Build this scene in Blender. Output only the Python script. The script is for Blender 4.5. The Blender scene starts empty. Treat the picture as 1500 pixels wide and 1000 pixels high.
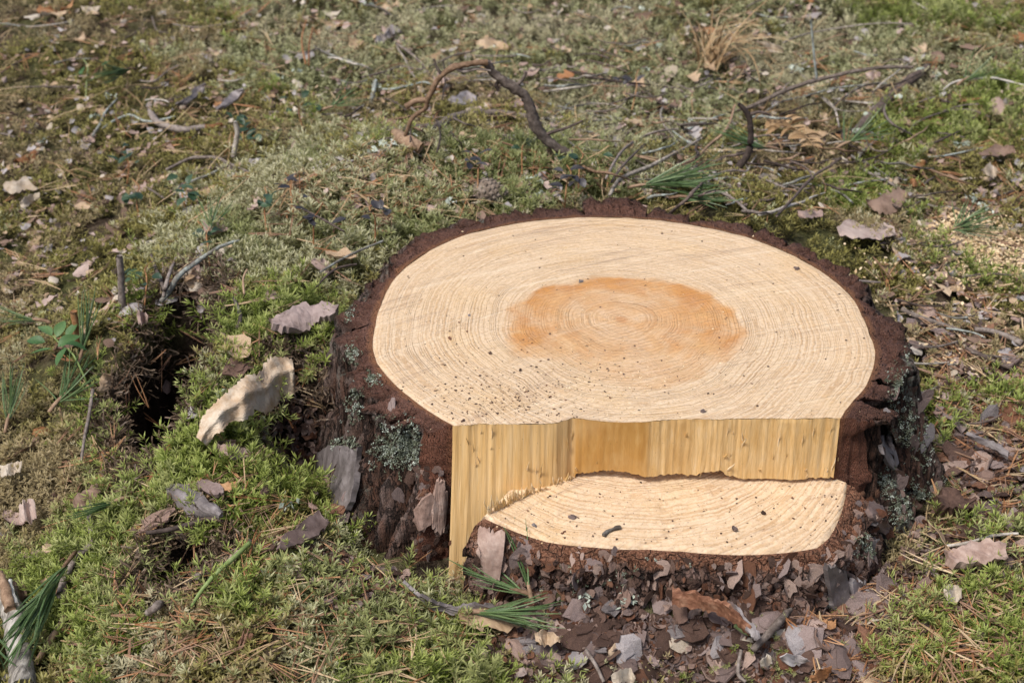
import bpy, math, random
import numpy as np
from mathutils import Vector, Matrix, Euler, Quaternion
from mathutils.bvhtree import BVHTree

random.seed(7)
RNG = np.random.default_rng(7)
scene = bpy.context.scene
COL = scene.collection

# ------------------------------------------------------------------ camera, world, sun, exposure
PITCH = math.radians(30.0)
DIST = 1.41
ZT = 0.20                                   # height of the cut stump top
CAM = np.array([0.0, -DIST * math.cos(PITCH), ZT + DIST * math.sin(PITCH)])
FPX = 1500 * 50.0 / 36.0
cam_data = bpy.data.cameras.new('camera')
cam_data.lens = 50.0
cam_data.sensor_width = 36.0
cam_data.clip_start = 0.05
cam_data.clip_end = 400.0
cam_data.dof.use_dof = True
cam_data.dof.focus_distance = 1.30
cam_data.dof.aperture_fstop = 10.5
cam = bpy.data.objects.new('camera', cam_data)
COL.objects.link(cam)
cam.location = CAM
cam.rotation_euler = (math.pi / 2 - PITCH, 0, 0)
scene.camera = cam

SUN_DIR = Vector((-0.45, -0.42, 1.0)).normalized()
world = bpy.data.worlds.new('World')
scene.world = world
world.use_nodes = True
wn = world.node_tree
wn.nodes.clear()
sky = wn.nodes.new('ShaderNodeTexSky')
sky.sky_type = 'NISHITA'
sky.sun_disc = False
sky.sun_elevation = math.asin(SUN_DIR.z)
sky.sun_rotation = math.atan2(SUN_DIR.x, SUN_DIR.y)
sky.dust_density = 4.0
sky.air_density = 0.8
sky.ozone_density = 0.6
bg = wn.nodes.new('ShaderNodeBackground')
bg.inputs['Strength'].default_value = 0.11
wout = wn.nodes.new('ShaderNodeOutputWorld')
wn.links.new(sky.outputs[0], bg.inputs['Color'])
wn.links.new(bg.outputs[0], wout.inputs['Surface'])
sun_data = bpy.data.lights.new('sun', 'SUN')
sun_data.energy = 2.3
sun_data.angle = math.radians(11.0)
sun_data.color = (1.0, 0.98, 0.95)
sun = bpy.data.objects.new('sun', sun_data)
COL.objects.link(sun)
sun.rotation_euler = SUN_DIR.to_track_quat('Z', 'Y').to_euler()
sun.location = (-3, -2, 5)
scene.view_settings.view_transform = 'Standard'
scene.view_settings.look = 'None'
scene.view_settings.gamma = 1.0
scene.view_settings.use_curve_mapping = False
scene.view_settings.exposure = 0.40
scene.render.engine = 'CYCLES'

# ------------------------------------------------------------------ pixel <-> world
FWD = np.array([0, math.cos(PITCH), -math.sin(PITCH)])
UPV = np.array([0, math.sin(PITCH), math.cos(PITCH)])

def ray(u, v):
    d = FWD + np.array([1.0, 0, 0]) * ((u - 750) / FPX) - UPV * ((v - 500) / FPX)
    return d

def P(u, v, z):
    d = ray(u, v)
    return CAM + d * ((z - CAM[2]) / d[2])

def Pplane(u, v, n, d0):
    d = ray(u, v)
    return CAM + d * ((d0 - np.dot(n, CAM)) / np.dot(n, d))

def Pdepth(u, v, y):
    d = ray(u, v)
    return CAM + d * ((y - CAM[1]) / d[1])

def proj(p):
    q = np.asarray(p) - CAM
    z = q @ FWD
    return 750 + FPX * q[..., 0] / z, 500 - FPX * (q @ UPV) / z

# ------------------------------------------------------------------ noise
def _h(ix, iy, iz, seed):
    n = (ix.astype(np.int64) * 374761393 + iy.astype(np.int64) * 668265263 + iz.astype(np.int64) * 2147483647 + seed * 144665) & 0x7fffffff
    n = ((n ^ (n >> 13)) * 1274126177) & 0x7fffffff
    n = ((n ^ (n >> 16)) * 668265263) & 0x7fffffff
    return ((n ^ (n >> 15)) & 0xffff) / 65535.0

def vn(x, y, z=0.0, seed=0):
    x, y, z = np.broadcast_arrays(np.asarray(x, float), np.asarray(y, float), np.asarray(z, float))
    fx, fy, fz = np.floor(x), np.floor(y), np.floor(z)
    ix, iy, iz = fx.astype(np.int64), fy.astype(np.int64), fz.astype(np.int64)
    a, b, c = x - fx, y - fy, z - fz
    a, b, c = a*a*(3-2*a), b*b*(3-2*b), c*c*(3-2*c)
    r = 0
    for dx in (0, 1):
        for dy in (0, 1):
            for dz in (0, 1):
                w = (a if dx else 1-a) * (b if dy else 1-b) * (c if dz else 1-c)
                r = r + w * _h(ix+dx, iy+dy, iz+dz, seed)
    return r                                  # 0..1

def fbm(x, y, z=0.0, oct=4, seed=0):
    s, a, t = 0, 0.5, 0
    for k in range(oct):
        s = s + a * vn(np.asarray(x) * 2**k, np.asarray(y) * 2**k, np.asarray(z) * 2**k, seed + k*17)
        t += a
        a *= 0.5
    return s / t

def cells(x, y, seed=0):
    """F1, F2-F1 and a random value of the cell"""
    fx, fy = np.floor(x), np.floor(y)
    f1 = np.full(np.shape(x), 9.0); f2 = f1.copy(); cid = np.zeros(np.shape(x))
    for dx in (-1, 0, 1):
        for dy in (-1, 0, 1):
            cx, cy = fx+dx, fy+dy
            ix, iy = cx.astype(np.int64), cy.astype(np.int64); zz = np.zeros_like(ix)
            px = cx + _h(ix, iy, zz, seed+1); py = cy + _h(ix, iy, zz, seed+2)
            d = np.hypot(px-x, py-y); r = _h(ix, iy, zz, seed+3)
            nb = d < f1
            f2 = np.where(nb, f1, np.minimum(f2, d)); cid = np.where(nb, r, cid); f1 = np.where(nb, d, f1)
    return f1, f2-f1, cid

def sstep(a, b, x):
    t = np.clip((np.asarray(x, float) - a) / (b - a), 0, 1)
    return t*t*(3-2*t)

# ------------------------------------------------------------------ materials
class M:
    """small node-tree builder"""
    def __init__(s, name):
        s.m = bpy.data.materials.new(name)
        s.m.use_nodes = True
        s.t = s.m.node_tree
        s.t.nodes.clear()
        s.out = s.n('ShaderNodeOutputMaterial')
    def n(s, kind, **kw):
        x = s.t.nodes.new(kind)
        for k, v in kw.items():
            setattr(x, k, v)
        return x
    def link(s, a, b):
        s.t.links.new(a, b)
    def val(s, sock, v):
        if hasattr(v, 'is_linked'):
            s.link(v, sock)
        else:
            sock.default_value = v
    def attr(s, name, kind='GEOMETRY'):
        a = s.n('ShaderNodeAttribute', attribute_type=kind)
        a.attribute_name = name
        return a.outputs['Fac']
    def math(s, op, a, b=0.0, c=None, clamp=False):
        x = s.n('ShaderNodeMath', operation=op, use_clamp=clamp)
        s.val(x.inputs[0], a)
        s.val(x.inputs[1], b)
        if c is not None:
            s.val(x.inputs[2], c)
        return x.outputs[0]
    def coord(s):
        return s.n('ShaderNodeTexCoord').outputs['Object']
    def mapping(s, vec, scale=(1, 1, 1), loc=(0, 0, 0), rot=(0, 0, 0)):
        x = s.n('ShaderNodeMapping')
        s.link(vec, x.inputs[0])
        x.inputs['Scale'].default_value = scale
        x.inputs['Location'].default_value = loc
        x.inputs['Rotation'].default_value = rot
        return x.outputs[0]
    def noise(s, vec, scale, detail=4.0, rough=0.55, dist=0.0):
        x = s.n('ShaderNodeTexNoise')
        if vec is not None:
            s.link(vec, x.inputs['Vector'])
        x.inputs['Scale'].default_value = scale
        x.inputs['Detail'].default_value = detail
        x.inputs['Roughness'].default_value = rough
        x.inputs['Distortion'].default_value = dist
        return x.outputs['Fac']
    def vor(s, vec, scale, feature='F1'):
        x = s.n('ShaderNodeTexVoronoi', feature=feature)
        s.link(vec, x.inputs['Vector'])
        x.inputs['Scale'].default_value = scale
        return x
    def ramp(s, fac, stops, interp='LINEAR'):
        x = s.n('ShaderNodeValToRGB')
        x.color_ramp.interpolation = interp
        e = x.color_ramp.elements
        while len(e) < len(stops):
            e.new(0.5)
        for i, (p, c) in enumerate(stops):
            e[i].position = p
            e[i].color = (c, c, c, 1) if isinstance(c, (int, float)) else (*c, 1)
        s.val(x.inputs[0], fac)
        return x.outputs[0]
    def mix(s, fac, a, b, blend='MIX'):
        x = s.n('ShaderNodeMix', data_type='RGBA', blend_type=blend)
        s.val(x.inputs['Factor'], fac)
        for sock, v in ((x.inputs[6], a), (x.inputs[7], b)):
            if isinstance(v, tuple):
                sock.default_value = (*v, 1)
            else:
                s.link(v, sock)
        return x.outputs[2]
    def bump(s, h, dist, strength=1.0, normal=None):
        x = s.n('ShaderNodeBump')
        s.link(h, x.inputs['Height'])
        x.inputs['Distance'].default_value = dist
        x.inputs['Strength'].default_value = strength
        if normal is not None:
            s.link(normal, x.inputs['Normal'])
        return x.outputs[0]
    def finish(s, color, rough=0.8, normal=None, spec=0.3, translucent=0.0):
        b = s.n('ShaderNodeBsdfPrincipled')
        s.val(b.inputs['Base Color'], color if not isinstance(color, tuple) else (*color, 1))
        s.val(b.inputs['Roughness'], rough)
        b.inputs['Specular IOR Level'].default_value = spec
        if normal is not None:
            s.link(normal, b.inputs['Normal'])
        last = b.outputs[0]
        if translucent:
            t = s.n('ShaderNodeBsdfTranslucent')
            s.val(t.inputs['Color'], color if not isinstance(color, tuple) else (*color, 1))
            if normal is not None:
                s.link(normal, t.inputs['Normal'])
            mx = s.n('ShaderNodeMixShader')
            mx.inputs[0].default_value = translucent
            s.link(last, mx.inputs[1])
            s.link(t.outputs[0], mx.inputs[2])
            last = mx.outputs[0]
        s.link(last, s.out.inputs['Surface'])
        return s.m
    def orand(s):
        return s.n('ShaderNodeObjectInfo').outputs['Random']

def mottled(name, c1, c2, c3, scale=60.0, rough=0.75, bump=0.0006, spec=0.25, trans=0.0, stretch=(1, 1, 1)):
    """three-tone mottled matter, shifted from object to object"""
    m = M(name)
    co = m.coord()
    r = m.orand()
    sh = m.n('ShaderNodeVectorMath', operation='ADD')
    cmb = m.n('ShaderNodeCombineXYZ')
    m.link(m.math('MULTIPLY', r, 9.0), cmb.inputs[0])
    m.link(m.math('MULTIPLY', r, 5.0), cmb.inputs[1])
    m.link(m.mapping(co, stretch), sh.inputs[0])
    m.link(cmb.outputs[0], sh.inputs[1])
    v = sh.outputs[0]
    n1 = m.noise(v, scale, 5, 0.6)
    n2 = m.noise(v, scale * 4.3, 3, 0.6)
    f = m.math('ADD', m.math('MULTIPLY', n1, 0.75), m.math('MULTIPLY', n2, 0.25))
    f = m.math('ADD', f, m.math('MULTIPLY', m.math('SUBTRACT', r, 0.5), 0.26))
    c = m.ramp(f, [(0.33, c1), (0.5, c2), (0.67, c3)])
    nb = m.bump(f, bump, 1.0)
    return m.finish(c, rough, nb, spec, trans)

# ------------------------------------------------------------------ objects
def mesh(name, verts, faces, mats, smooth=True, attrs=None, matidx=None):
    me = bpy.data.meshes.new(name)
    if isinstance(faces, np.ndarray):
        faces = faces.tolist()
    me.from_pydata(np.asarray(verts, float).tolist(), [], faces)
    for mt in (mats if isinstance(mats, (list, tuple)) else [mats]):
        me.materials.append(mt)
    if attrs:
        for k, a in attrs.items():
            at = me.attributes.new(k, 'FLOAT', 'POINT')
            at.data.foreach_set('value', np.asarray(a, np.float32).ravel())
    if matidx is not None:
        me.polygons.foreach_set('material_index', np.asarray(matidx, np.int32))
    if smooth:
        me.polygons.foreach_set('use_smooth', [True] * len(me.polygons))
    me.update()
    return me

def link(name, data, parent=None, loc=None, rot=None, scl=None):
    o = bpy.data.objects.new(name, data)
    COL.objects.link(o)
    if parent is not None:
        o.parent = parent
    if loc is not None:
        o.location = loc
    if rot is not None:
        if isinstance(rot, Quaternion):
            o.rotation_mode = 'QUATERNION'
            o.rotation_quaternion = rot
        else:
            o.rotation_euler = rot
    if scl is not None:
        o.scale = scl if hasattr(scl, '__len__') else (scl, scl, scl)
    return o

def tag(o, label=None, cat=None, group=None, kind=None):
    if label: o['label'] = label
    if cat: o['category'] = cat
    if group: o['group'] = group
    if kind: o['kind'] = kind
    return o

def empty(name, loc, rot=None):
    o = bpy.data.objects.new(name, None)
    o.empty_display_size = 0.02
    COL.objects.link(o)
    o.location = loc
    if rot is not None:
        o.rotation_euler = rot
    return o

def grid_faces(nu, nv, closed_u=False):
    f = []
    for i in range(nu if closed_u else nu - 1):
        i2 = (i + 1) % nu
        for j in range(nv - 1):
            f.append((i*nv+j, i2*nv+j, i2*nv+j+1, i*nv+j+1))
    return f

# ------------------------------------------------------------------ terrain heights
CTRL = [
 (900,285,.165),(750,270,.185),(600,310,.18),(500,400,.165),(430,440,.16),(350,400,.16),(560,225,.20),(750,225,.20),(880,240,.18),(420,260,.17),(330,330,.15),
 (750,190,.12),(600,150,.10),(900,180,.10),(750,100,.09),(750,30,.10),(750,0,.10),(450,150,.09),(450,30,.11),
 (200,300,.06),(100,200,.06),(0,300,.05),(0,100,.06),(250,150,.08),(100,400,.04),(0,500,.02),(150,50,.08),(240,380,.10),
 (200,450,.13),(280,430,.15),(150,500,.10),(330,520,.142),(450,500,.162),(400,560,.148),(330,640,.12),(440,640,.075),(400,720,.11),(480,790,.085),(250,720,.10),
 (180,650,.07),(130,600,.045),(130,780,.03),(300,850,.09),(200,900,.06),(120,930,.02),(420,900,.09),(550,870,.075),(600,950,.06),(700,1000,.03),(450,1000,.07),(250,1000,.06),
 (60,900,-.02),(0,700,.0),(0,1000,-.03),(50,800,-.01),(50,650,.01),
 (660,870,.03),(760,885,.035),(760,950,.015),(820,895,.045),(900,905,.045),(1000,914,.045),(1100,914,.045),(1200,902,.04),(1000,955,.012),(1100,955,.010),(1000,1000,-.02),(1200,920,.0),(1250,880,.02),(1350,900,.03),(1450,880,.03),(1400,980,.02),(1500,1000,.02),(1300,980,.0),
 (1380,780,.02),(1450,720,.02),(1420,620,.03),(1480,550,.03),(1380,500,.06),(1320,430,.10),(1250,370,.13),(1150,330,.15),(1020,300,.165),(1100,270,.13),(1400,380,.07),(1500,400,.05),
 (1300,280,.10),(1450,200,.10),(1250,180,.09),(1100,180,.09),(1300,80,.11),(1450,60,.12),(1050,60,.10),(1500,280,.08),(1340,600,.05),(1360,700,.03)]
CTRL = [(u, v, z if z >= .1 else .04 + .6*z) for u, v, z in CTRL]
_cp = np.array([P(u, v, z) for u, v, z in CTRL])
_d = np.sqrt(((_cp[:, None, :2] - _cp[None, :, :2])**2).sum(-1) + 0.0009)
_w = np.linalg.solve(_d - 0.004*np.eye(len(_cp)), _cp[:, 2] - 0.08)
STC = P(912, 500, ZT)[:2]                     # stump centre

PITS = [  # (u, v, z, rx, ry, depth, sharp)
 (248, 522, .125, .046, .125, .27, 2.6),
 (266, 826, .085, .036, .040, .095, 2.2),
 (436, 632, .09, .034, .070, .100, 2.0),
 (206, 560, .09, .034, .060, .055, 1.5),
]
_pits = [(P(u, v, z), rx, ry, dp, sh) for u, v, z, rx, ry, dp, sh in PITS]

def height(x, y):
    x = np.asarray(x, float); y = np.asarray(y, float)
    sh = x.shape
    xf, yf = x.ravel(), y.ravel()
    h = np.zeros(len(xf))
    for s in range(0, len(xf), 20000):
        d = np.sqrt((xf[s:s+20000, None] - _cp[None, :, 0])**2 + (yf[s:s+20000, None] - _cp[None, :, 1])**2 + 0.0009)
        h[s:s+20000] = d @ _w
    far = 1 - sstep(1.3, 2.4, np.hypot(xf, yf - 0.6))
    h = 0.08 + np.clip(h, -0.2, 0.2) * far + (1-far) * (fbm(xf*0.35, yf*0.35, 0, 3, 5) - 0.5) * 0.5
    h += (fbm(xf*7, yf*7, 0, 3, 1) - 0.5) * 0.030 + (fbm(xf*22, yf*22, 0, 3, 2) - 0.5) * 0.014
    wob = (fbm(xf*28, yf*28, 0, 3, 9) - 0.5) * 0.8
    for c, rx, ry, dp, shp in _pits:
        q = np.sqrt(((xf-c[0])/rx)**2 + ((yf-c[1])/ry)**2) + wob
        h -= dp * (1 - sstep(0.70, 1.15, q)) if shp > 2 else dp * np.exp(-q*q)
    return h.reshape(sh)

def axis(lo, hi, step, far):
    a = list(np.arange(lo, hi, step))
    s = step
    left, right = [lo], [a[-1]]
    while left[-1] > -far:
        s *= 1.35
        left.append(left[-1] - s)
    s = step
    while right[-1] < far:
        s *= 1.35
        right.append(right[-1] + s)
    return np.array(left[:0:-1] + a + right[1:])

GX = axis(-1.35, 1.35, 0.0085, 70)
GY = axis(-0.75, 2.3, 0.0085, 70)
gx, gy = np.meshgrid(GX, GY, indexing='ij')
gz = height(gx, gy)
# kinds of ground cover: (u, v, ru, rv, weight) patches laid on the terrain
COVER = {
 'bright': [(300,700,190,190,1),(190,560,110,120,.9),(150,880,100,150,1.1),(400,480,110,60,1.0),(230,450,90,40,.9),(640,960,170,70,.75),(1390,930,140,85,1.2),(1430,785,90,28,1.0),
            (1370,190,90,40,.9),(1250,265,70,35,1.0),(1480,160,60,60,.8),(1370,630,35,70,.9),(820,960,60,45,.8),(1470,580,60,35,.7),(1420,395,110,40,.7),(560,850,110,50,.55),(1350,20,130,30,.75),(520,515,50,50,1.0)],
 'straw':  [(480,300,190,90,1.1),(720,258,200,50,1.25),(350,370,110,50,.9),(570,900,130,80,.80),(440,840,110,60,.70),(380,690,70,60,.5),(900,270,90,40,.8)],
 'grey':   [(700,50,360,90,.95),(900,120,240,70,1.0),(1250,90,260,60,1.0),(440,80,110,60,.95),(960,180,180,60,.7),(1450,80,100,50,.8),(1100,20,200,50,.8)],
 'brown':  [(120,180,230,190,1.0),(90,390,150,120,1.0),(50,680,90,130,.9),(700,155,230,55,.95),(300,200,150,90,.9),(1420,500,150,120,.75),(1150,240,190,80,.85),(1400,270,120,60,.7),(60,20,200,60,.8)],
 'none':   [(950,890,260,55,1.5),(1120,930,180,80,1.3),(1430,690,100,80,.95),(1400,810,80,35,.95),(1270,870,60,50,1.2),(590,820,70,40,1.0),(50,900,70,90,.85),(1350,440,80,60,.6),(1440,360,70,40,.9),(470,640,60,60,.9),(60,20,120,30,.6),(1080,250,120,60,.6)],
}
COVER_H = {'bright': .034, 'straw': .024, 'grey': .018, 'brown': .014, 'none': .002}
CNAMES = list(COVER)
def cover(x, y, z):
    u, v = proj(np.stack([x, y, z], -1))
    sc = []
    for i, c in enumerate(CNAMES):
        a = np.full(x.shape, 0.42 if c == 'brown' else 0.30 if c == 'grey' else 0.12)
        for bu, bv, ru, rv, w in COVER[c]:
            a = np.maximum(a, w*np.exp(-((u-bu)/ru)**2 - ((v-bv)/rv)**2))
        sc.append(a + (fbm(x*13, y*13, 0, 3, 70+i)-0.5)*0.75 + (fbm(x*45, y*45, 0, 2, 80+i)-0.5)*0.35)
    sc = np.array(sc)
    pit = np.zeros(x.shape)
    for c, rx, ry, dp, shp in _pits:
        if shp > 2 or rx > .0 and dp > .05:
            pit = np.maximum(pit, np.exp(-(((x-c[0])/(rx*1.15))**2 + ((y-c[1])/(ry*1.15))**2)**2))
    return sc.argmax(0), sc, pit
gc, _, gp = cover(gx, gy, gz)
gdep = np.array([COVER_H[c] for c in CNAMES])[gc]
for _ in range(3):
    gdep[1:-1, 1:-1] = (gdep[1:-1, 1:-1]*2 + gdep[:-2, 1:-1] + gdep[2:, 1:-1] + gdep[1:-1, :-2] + gdep[1:-1, 2:])/6
gv = np.stack([gx, gy, gz - gdep*0.75], -1).reshape(-1, 3)
gpit = gp.ravel()
sv_ = np.stack([gx, gy, gz], -1).reshape(-1, 3)
nxg, nyg = len(GX), len(GY)
idx = np.arange(nxg*nyg).reshape(nxg, nyg)
gf = np.stack([idx[:-1, :-1], idx[1:, :-1], idx[1:, 1:], idx[:-1, 1:]], -1).reshape(-1, 4)

g = M('forest_soil')
co = g.coord()
n1 = g.noise(co, 9, 6, 0.6)
n2 = g.noise(co, 70, 5, 0.65)
n3 = g.noise(co, 320, 3, 0.6)
c1 = g.ramp(n2, [(0.3, (0.026, 0.018, 0.012)), (0.5, (0.070, 0.050, 0.034)), (0.7, (0.15, 0.115, 0.080))])
c2 = g.ramp(n2, [(0.3, (0.028, 0.028, 0.010)), (0.5, (0.080, 0.080, 0.030)), (0.7, (0.16, 0.155, 0.07))])
cc = g.mix(g.ramp(n1, [(0.42, 0.0), (0.58, 1.0)]), c1, c2)
cc = g.mix(g.ramp(g.attr('humus_shade'), [(0.15, 0.0), (0.5, 1.0)]), cc, g.ramp(n2, [(0.3, (0.010, 0.007, 0.005)), (0.7, (0.038, 0.026, 0.018))]))  # pits: dark earth, blackened in the colour to deepen the holes' shade
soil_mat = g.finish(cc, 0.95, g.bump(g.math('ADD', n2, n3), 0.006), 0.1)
ground = link('ground', mesh('ground', gv, gf, soil_mat, True, {'humus_shade': gpit}))
tag(ground, kind='structure')
near = (gv[:, 0] > -1.5) & (gv[:, 0] < 1.5) & (gv[:, 1] < 2.6) & (gv[:, 1] > -0.85)
_fk = near[gf].all(1)
TERR = BVHTree.FromPolygons(sv_.tolist(), gf[_fk].tolist())   # top of the ground cover: what things lie on

# ------------------------------------------------------------------ stump outlines (read off the photo, laid on the planes they lie in)
W_PX = [(665,622),(635,605),(600,580),(570,553),(552,530),(546,505),(550,475),(558,445),(572,415),(600,385),(640,360),(690,340),(750,327),(820,319),(890,317),(960,321),
        (1030,331),(1090,345),(1140,363),(1180,382),(1215,405),(1245,430),(1262,460),(1275,490),(1282,512),(1280,535),(1268,565),(1250,585),(1238,600),(1231,612),
        (1180,665),(1100,700),(1000,714),(900,714),(800,700),(720,668)]
O_PX = [(622,616),(609,609),(576,609),(556,600),(535,575),(493,545),(492,535),(512,524),(505,505),(483,500),(484,478),(496,468),(507,455),(520,437),(532,418),(558,400),(572,378),(590,354),(612,341),(660,320),(700,309),
        (740,301),(800,295),(850,291),(900,293),(950,295),(1000,310),(1040,317),(1080,320),(1100,328),(1130,340),(1180,354),(1222,372),(1262,400),(1275,425),(1310,450),(1327,475),
        (1329,500),(1336,515),(1333,540),(1320,562),(1308,580),(1292,600)]
G_PX = [(652,874,.02),(600,862,.04),(530,835,.055),(480,775,.075),(452,690,.07),(446,620,.075),(440,540,.12),(450,480,.15),(490,420,.15),(550,350,.15),
        (640,300,.16),(760,276,.16),(900,270,.15),(1020,295,.15),(1120,318,.13),(1230,355,.12),(1300,405,.10),(1345,460,.09),(1362,530,.07),(1378,590,.055),(1390,640,.045),(1408,705,.03),
        (1385,745,.025),(1345,785,.028),(1300,835,.028),(1262,880,.03),(1200,903,.032),(1100,916,.032),(1000,916,.032),(900,907,.032),(800,893,.030),(705,872,.025)]
def polar(pts):
    p = np.array(pts)[:, :2] - STC
    th = np.arctan2(p[:, 1], p[:, 0]) % (2*math.pi)
    r = np.hypot(p[:, 0], p[:, 1])
    o = np.argsort(th)
    th, r = th[o], r[o]
    th = np.concatenate([th - 2*math.pi, th, th + 2*math.pi])
    r = np.tile(r, 3)
    return lambda a: np.interp(np.asarray(a) % (2*math.pi), th, r)
Wr = polar([P(u, v, ZT) for u, v in W_PX])
Or = polar([P(u, v, ZT) for u, v in O_PX])
Gr = polar([P(u, v, z if z >= .1 else .045 + .55*z) for u, v, z in G_PX])
def ang(p):
    return math.atan2(p[1]-STC[1], p[0]-STC[0]) % (2*math.pi)

# wall line of the felling cut (front edge of the top)
EDGE_PX = [(663,622),(700,621),(760,621),(815,620),(826,616),(838,611),(860,614),(885,617),(905,618),(923,618),(935,618),(1000,613),(1060,614),(1100,613),(1160,613),(1231,611)]
EDGE = np.array([P(u, v, ZT) for u, v in EDGE_PX])
def edge_j(x):
    x = np.asarray(x, float)
    k = 1 - .75*sstep(EDGE[6, 0]-.008, EDGE[6, 0], x)*(1-sstep(EDGE[10, 0], EDGE[10, 0]+.01, x))   # the amber part split clean
    return (0.0026*(fbm(x*70, 0, 0, 3, 71)-.5) + 0.0014*(vn(x*420, 0, 0, 72)-.5))*k
def edge_y(x):
    return np.interp(x, EDGE[:, 0], EDGE[:, 1]) + edge_j(x)
YW = float(EDGE[:, 1].mean())
# the shelf of the notch: a slightly tilted plane
SN = np.array([0.02, -math.sin(math.radians(9)), math.cos(math.radians(9))]); SN /= np.linalg.norm(SN)
SD = float(SN @ P(1000, 704, ZT-.0665))
def shelf_z(x, y):
    return (SD - SN[0]*x - SN[1]*y) / SN[2]
S_PX = [(703,762),(710,758),(735,769),(765,781),(800,792),(870,800),(950,803),(1000,806),(1050,810),(1100,811),(1150,808),(1197,801),(1215,786),(1226,766),(1236,738),(1241,708)]
SPT = np.array([Pplane(u, v, SN, SD) for u, v in S_PX])
Sr = polar(SPT)

PITH = P(910, 467, ZT)[:2]
print('stump radii', [round(float(Wr(math.radians(a))), 3) for a in range(0, 360, 45)], 'G', [round(float(Gr(math.radians(a))), 3) for a in range(0, 360, 45)], 'YW', YW, 'shelf', SN, [[round(float(q), 3) for q in s] for s in SPT[::4]], P(1000,699,ZT-.061))
print('Sr', [round(float(Sr(math.radians(a))), 3) for a in range(240, 330, 15)], [round(float(Gr(math.radians(a))), 3) for a in range(240, 330, 15)])

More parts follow.
